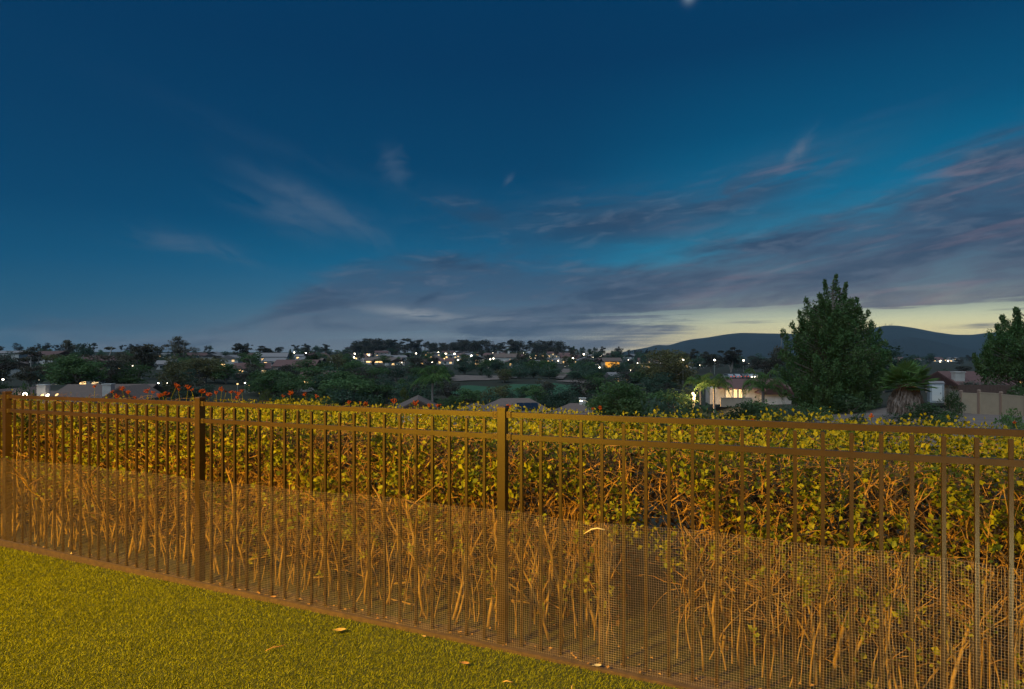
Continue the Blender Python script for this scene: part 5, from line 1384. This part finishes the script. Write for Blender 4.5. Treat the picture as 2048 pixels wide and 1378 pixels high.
g = Geo(); g.box(((x0 + x1) / 2, 184, zc - .95), (x1 - x0 + 6, 14, .3)); tag(g.build('car_park', K['asphalt']), kind='structure')

# neighbour: beige panel fence, white shed wall, roof with chimney, brown fence
def vinyl_fence():
    Yp = 41.0
    o = thing('panel_fence', 'beige panel fence with brown posts along the slope at right', 'fence', (0, 0, 0))
    pts = [(1922, 785, 826, 42.5), (1958, 784, 829, 41.2), (2002, 788, 834, 39.4), (2052, 793, 841, 37.3), (2110, 800, 850, 35.0)]
    W3 = [(np.array(at(a, t, y)), np.array(at(a, b, y))) for a, t, b, y in pts]
    for k, (tp, bt) in enumerate(W3):
        g = Geo(); h = tp[2] - bt[2] + .1; g.box((0, 0, h / 2 - .15), (.15, .15, h + .3)); g.box((0, 0, h + .04), (.19, .19, .08), 0, .5)
        po = g.build('post', K['vinylpost'], o, False, tuple(bt))
        if k < len(W3) - 1:
            t2, b2 = W3[k + 1]
            e = (b2 - bt)[:2]; ln = np.linalg.norm(e); e = np.array([e[0] / ln, e[1] / ln, (b2[2] - bt[2]) / ln]); nn = np.array([-e[1], e[0], 0])
            g = Geo(); h2 = tp[2] - bt[2]
            for q_ in range(6):
                a0 = .08 + (ln - .16) * q_ / 6; a1 = .08 + (ln - .16) * (q_ + 1) / 6
                g2 = Geo(); g2.obox(bt, e, nn, (0, 0, 1), (a0 + .001, a1 - .001), (-.02, .02), (.02, h2 - .08)); g2.build('board', K['vinyl'], o)
            g.obox(bt, e, nn, (0, 0, 1), (.076, ln - .076), (-.035, .035), (h2 - .08, h2 + .0)); g.build('rail', K['vinyl'], o)
    # side run going back
    a, b = np.array(at(1922, 826, 42.5)), np.array(at(1889, 815, 52)); e = b - a; ln = np.linalg.norm(e[:2]); e = e / ln; nn = np.array([-e[1], e[0], 0])
    for q_ in range(5):
        g = Geo(); g.obox(a, e, nn, (0, 0, 1), (.1 + (ln - .1) * q_ / 5 + .003, .1 + (ln - .1) * (q_ + 1) / 5 - .003), (-.02, .02), (0, 1.55)); g.build('board', K['vinyl'], o)
vinyl_fence()
x, y, z = at(1871, 797, 50); zz = at(1871, 763, 50)[2]
o = thing('garden_shed', 'small white shed between the fan palm and the beige fence', 'shed', (x, y, z - .3), -.5)
part(o, 'wall', wall_body(1.0, 1.6, zz - z + .15, .12, 'x'), K['shed']); part(o, 'roof', roof_body(1.0, 1.6, zz - z + .15, .12, 'x', .05, .04), K['roofg'])
g = Geo(); g.box((0, -.815, .8), (.7, .03, 1.3)); d_ = part(o, 'door', g, K['frame']); g = Geo(); g.box((.25, -.845, .8), (.05, .03, .12)); part(d_, 'handle', g, K['mast'])
x, y, z = at(1945, 790, 66)
o = house('neighbour_house', 'neighbour house with mauve roof and cream chimney behind the beige fence', x, y, 6.2, 7, 2.0, 1.2, 'x', K['wallt'], K['roofr'], -.15, zbase=z - .7, chims=[(-2.9, -2.6, .95, 3.3)])
o = thing('board_fence', 'brown board fence behind the beige one at right', 'fence', at(1972, 796, 50))
for k in range(16):
    g = Geo(); g.box((-2.2 + k * .3, .0, .55), (.288, .03, 1.15)); g.build('board', K['brownfence'], o)
for zz in (.25, .9):
    g = Geo(); g.box((.05, .045, zz), (4.9, .05, .09)); g.build('rail', K['brownfence'], o)
# antenna masts on the summit
for k, (px, h) in enumerate(((1776, 7), (1785, 5), (1789, 7))):
    x, y, z = at(px, 651.5, 4200); k_ = 4200 / F
    o = thing('antenna_mast', ['left', 'middle', 'right'][k] + ' thin antenna mast on the hill summit', 'antenna mast', (x, y + 30, z - 8), 0, 'antenna masts on the summit')
    g = Geo()
    H = h * k_ * .75 + 8
    for sx in (-1, 1): g.tube([(sx * 2.2, 0, 0), (sx * .8, 0, H)], [.7, .5], 4)
    for q_ in range(6): g.tube([((-1) ** q_ * 2.0 * (1 - q_ / 8), 0, H * q_ / 6), ((-1) ** (q_ + 1) * 2.0 * (1 - (q_ + 1) / 8), 0, H * (q_ + 1) / 6)], .4, 4)
    part(o, 'lattice', g, K['mast'])
    g = Geo(); g.box((0, -1, H * .8), (4, 2, 3)); part(o, 'dish', g, K['mast'])

# ------------------------------------------------------------------ the air
g = Geo(); g.box((0, 0, 102), (12300, 12300, 268))
hz = bpy.data.materials.new('haze'); hz.use_nodes = True; hz.node_tree.nodes.clear()
pv = hz.node_tree.nodes.new('ShaderNodeVolumePrincipled'); pv.inputs['Color'].default_value = (0.50, 0.80, 1.0, 1); pv.inputs['Density'].default_value = 6e-5
pv.inputs['Anisotropy'].default_value = 0.0
po_ = hz.node_tree.nodes.new('ShaderNodeOutputMaterial'); hz.node_tree.links.new(pv.outputs[0], po_.inputs['Volume'])
tag(g.build('haze', hz), kind='stuff')

# ------------------------------------------------------------------ the house lights behind the camera
def wall_lantern(loc_, energy, col, label, rad_=0.10):
    o = thing('garden_lantern', label, 'lantern', (loc_[0], loc_[1], 0), 0)
    z = loc_[2]
    g = Geo(); g.tube([(0, 0, 0), (0, 0, .04), (0, 0, .05), (0, 0, z - .16)], [.09, .09, .03, .025], 10, True); part(o, 'post', g, K['bronze'])
    g = Geo(); g.box((0, 0, z - .15), (.2, .2, .02)); g.box((0, 0, z + .20), (.24, .24, .03)); g.box((0, 0, z + .25), (.16, .16, .07), 0, .3)
    for sx in (-1, 1):
        for sy in (-1, 1): g.box((sx * .088, sy * .088, z + .022), (.012, .012, .325))
    part(o, 'lantern_cage', g, K['bronze'])
    ld = bpy.data.lights.new('lantern_light', 'POINT'); ld.energy = energy; ld.color = col; ld.shadow_soft_size = rad_
    lo = bpy.data.objects.new('lantern_light', ld); COL.objects.link(lo); lo.parent = o; lo.location = (0, 0, z)
wall_lantern((-3.9, 0.1, 3.1), 4500, (1.0, 0.57, 0.012), 'tall lantern post standing on the turf outside the picture at left')
wall_lantern((2.0, 1.0, 0.32), 36, (1.0, 0.90, 0.45), 'low lantern by the right end of the fence outside the picture', 0.05)
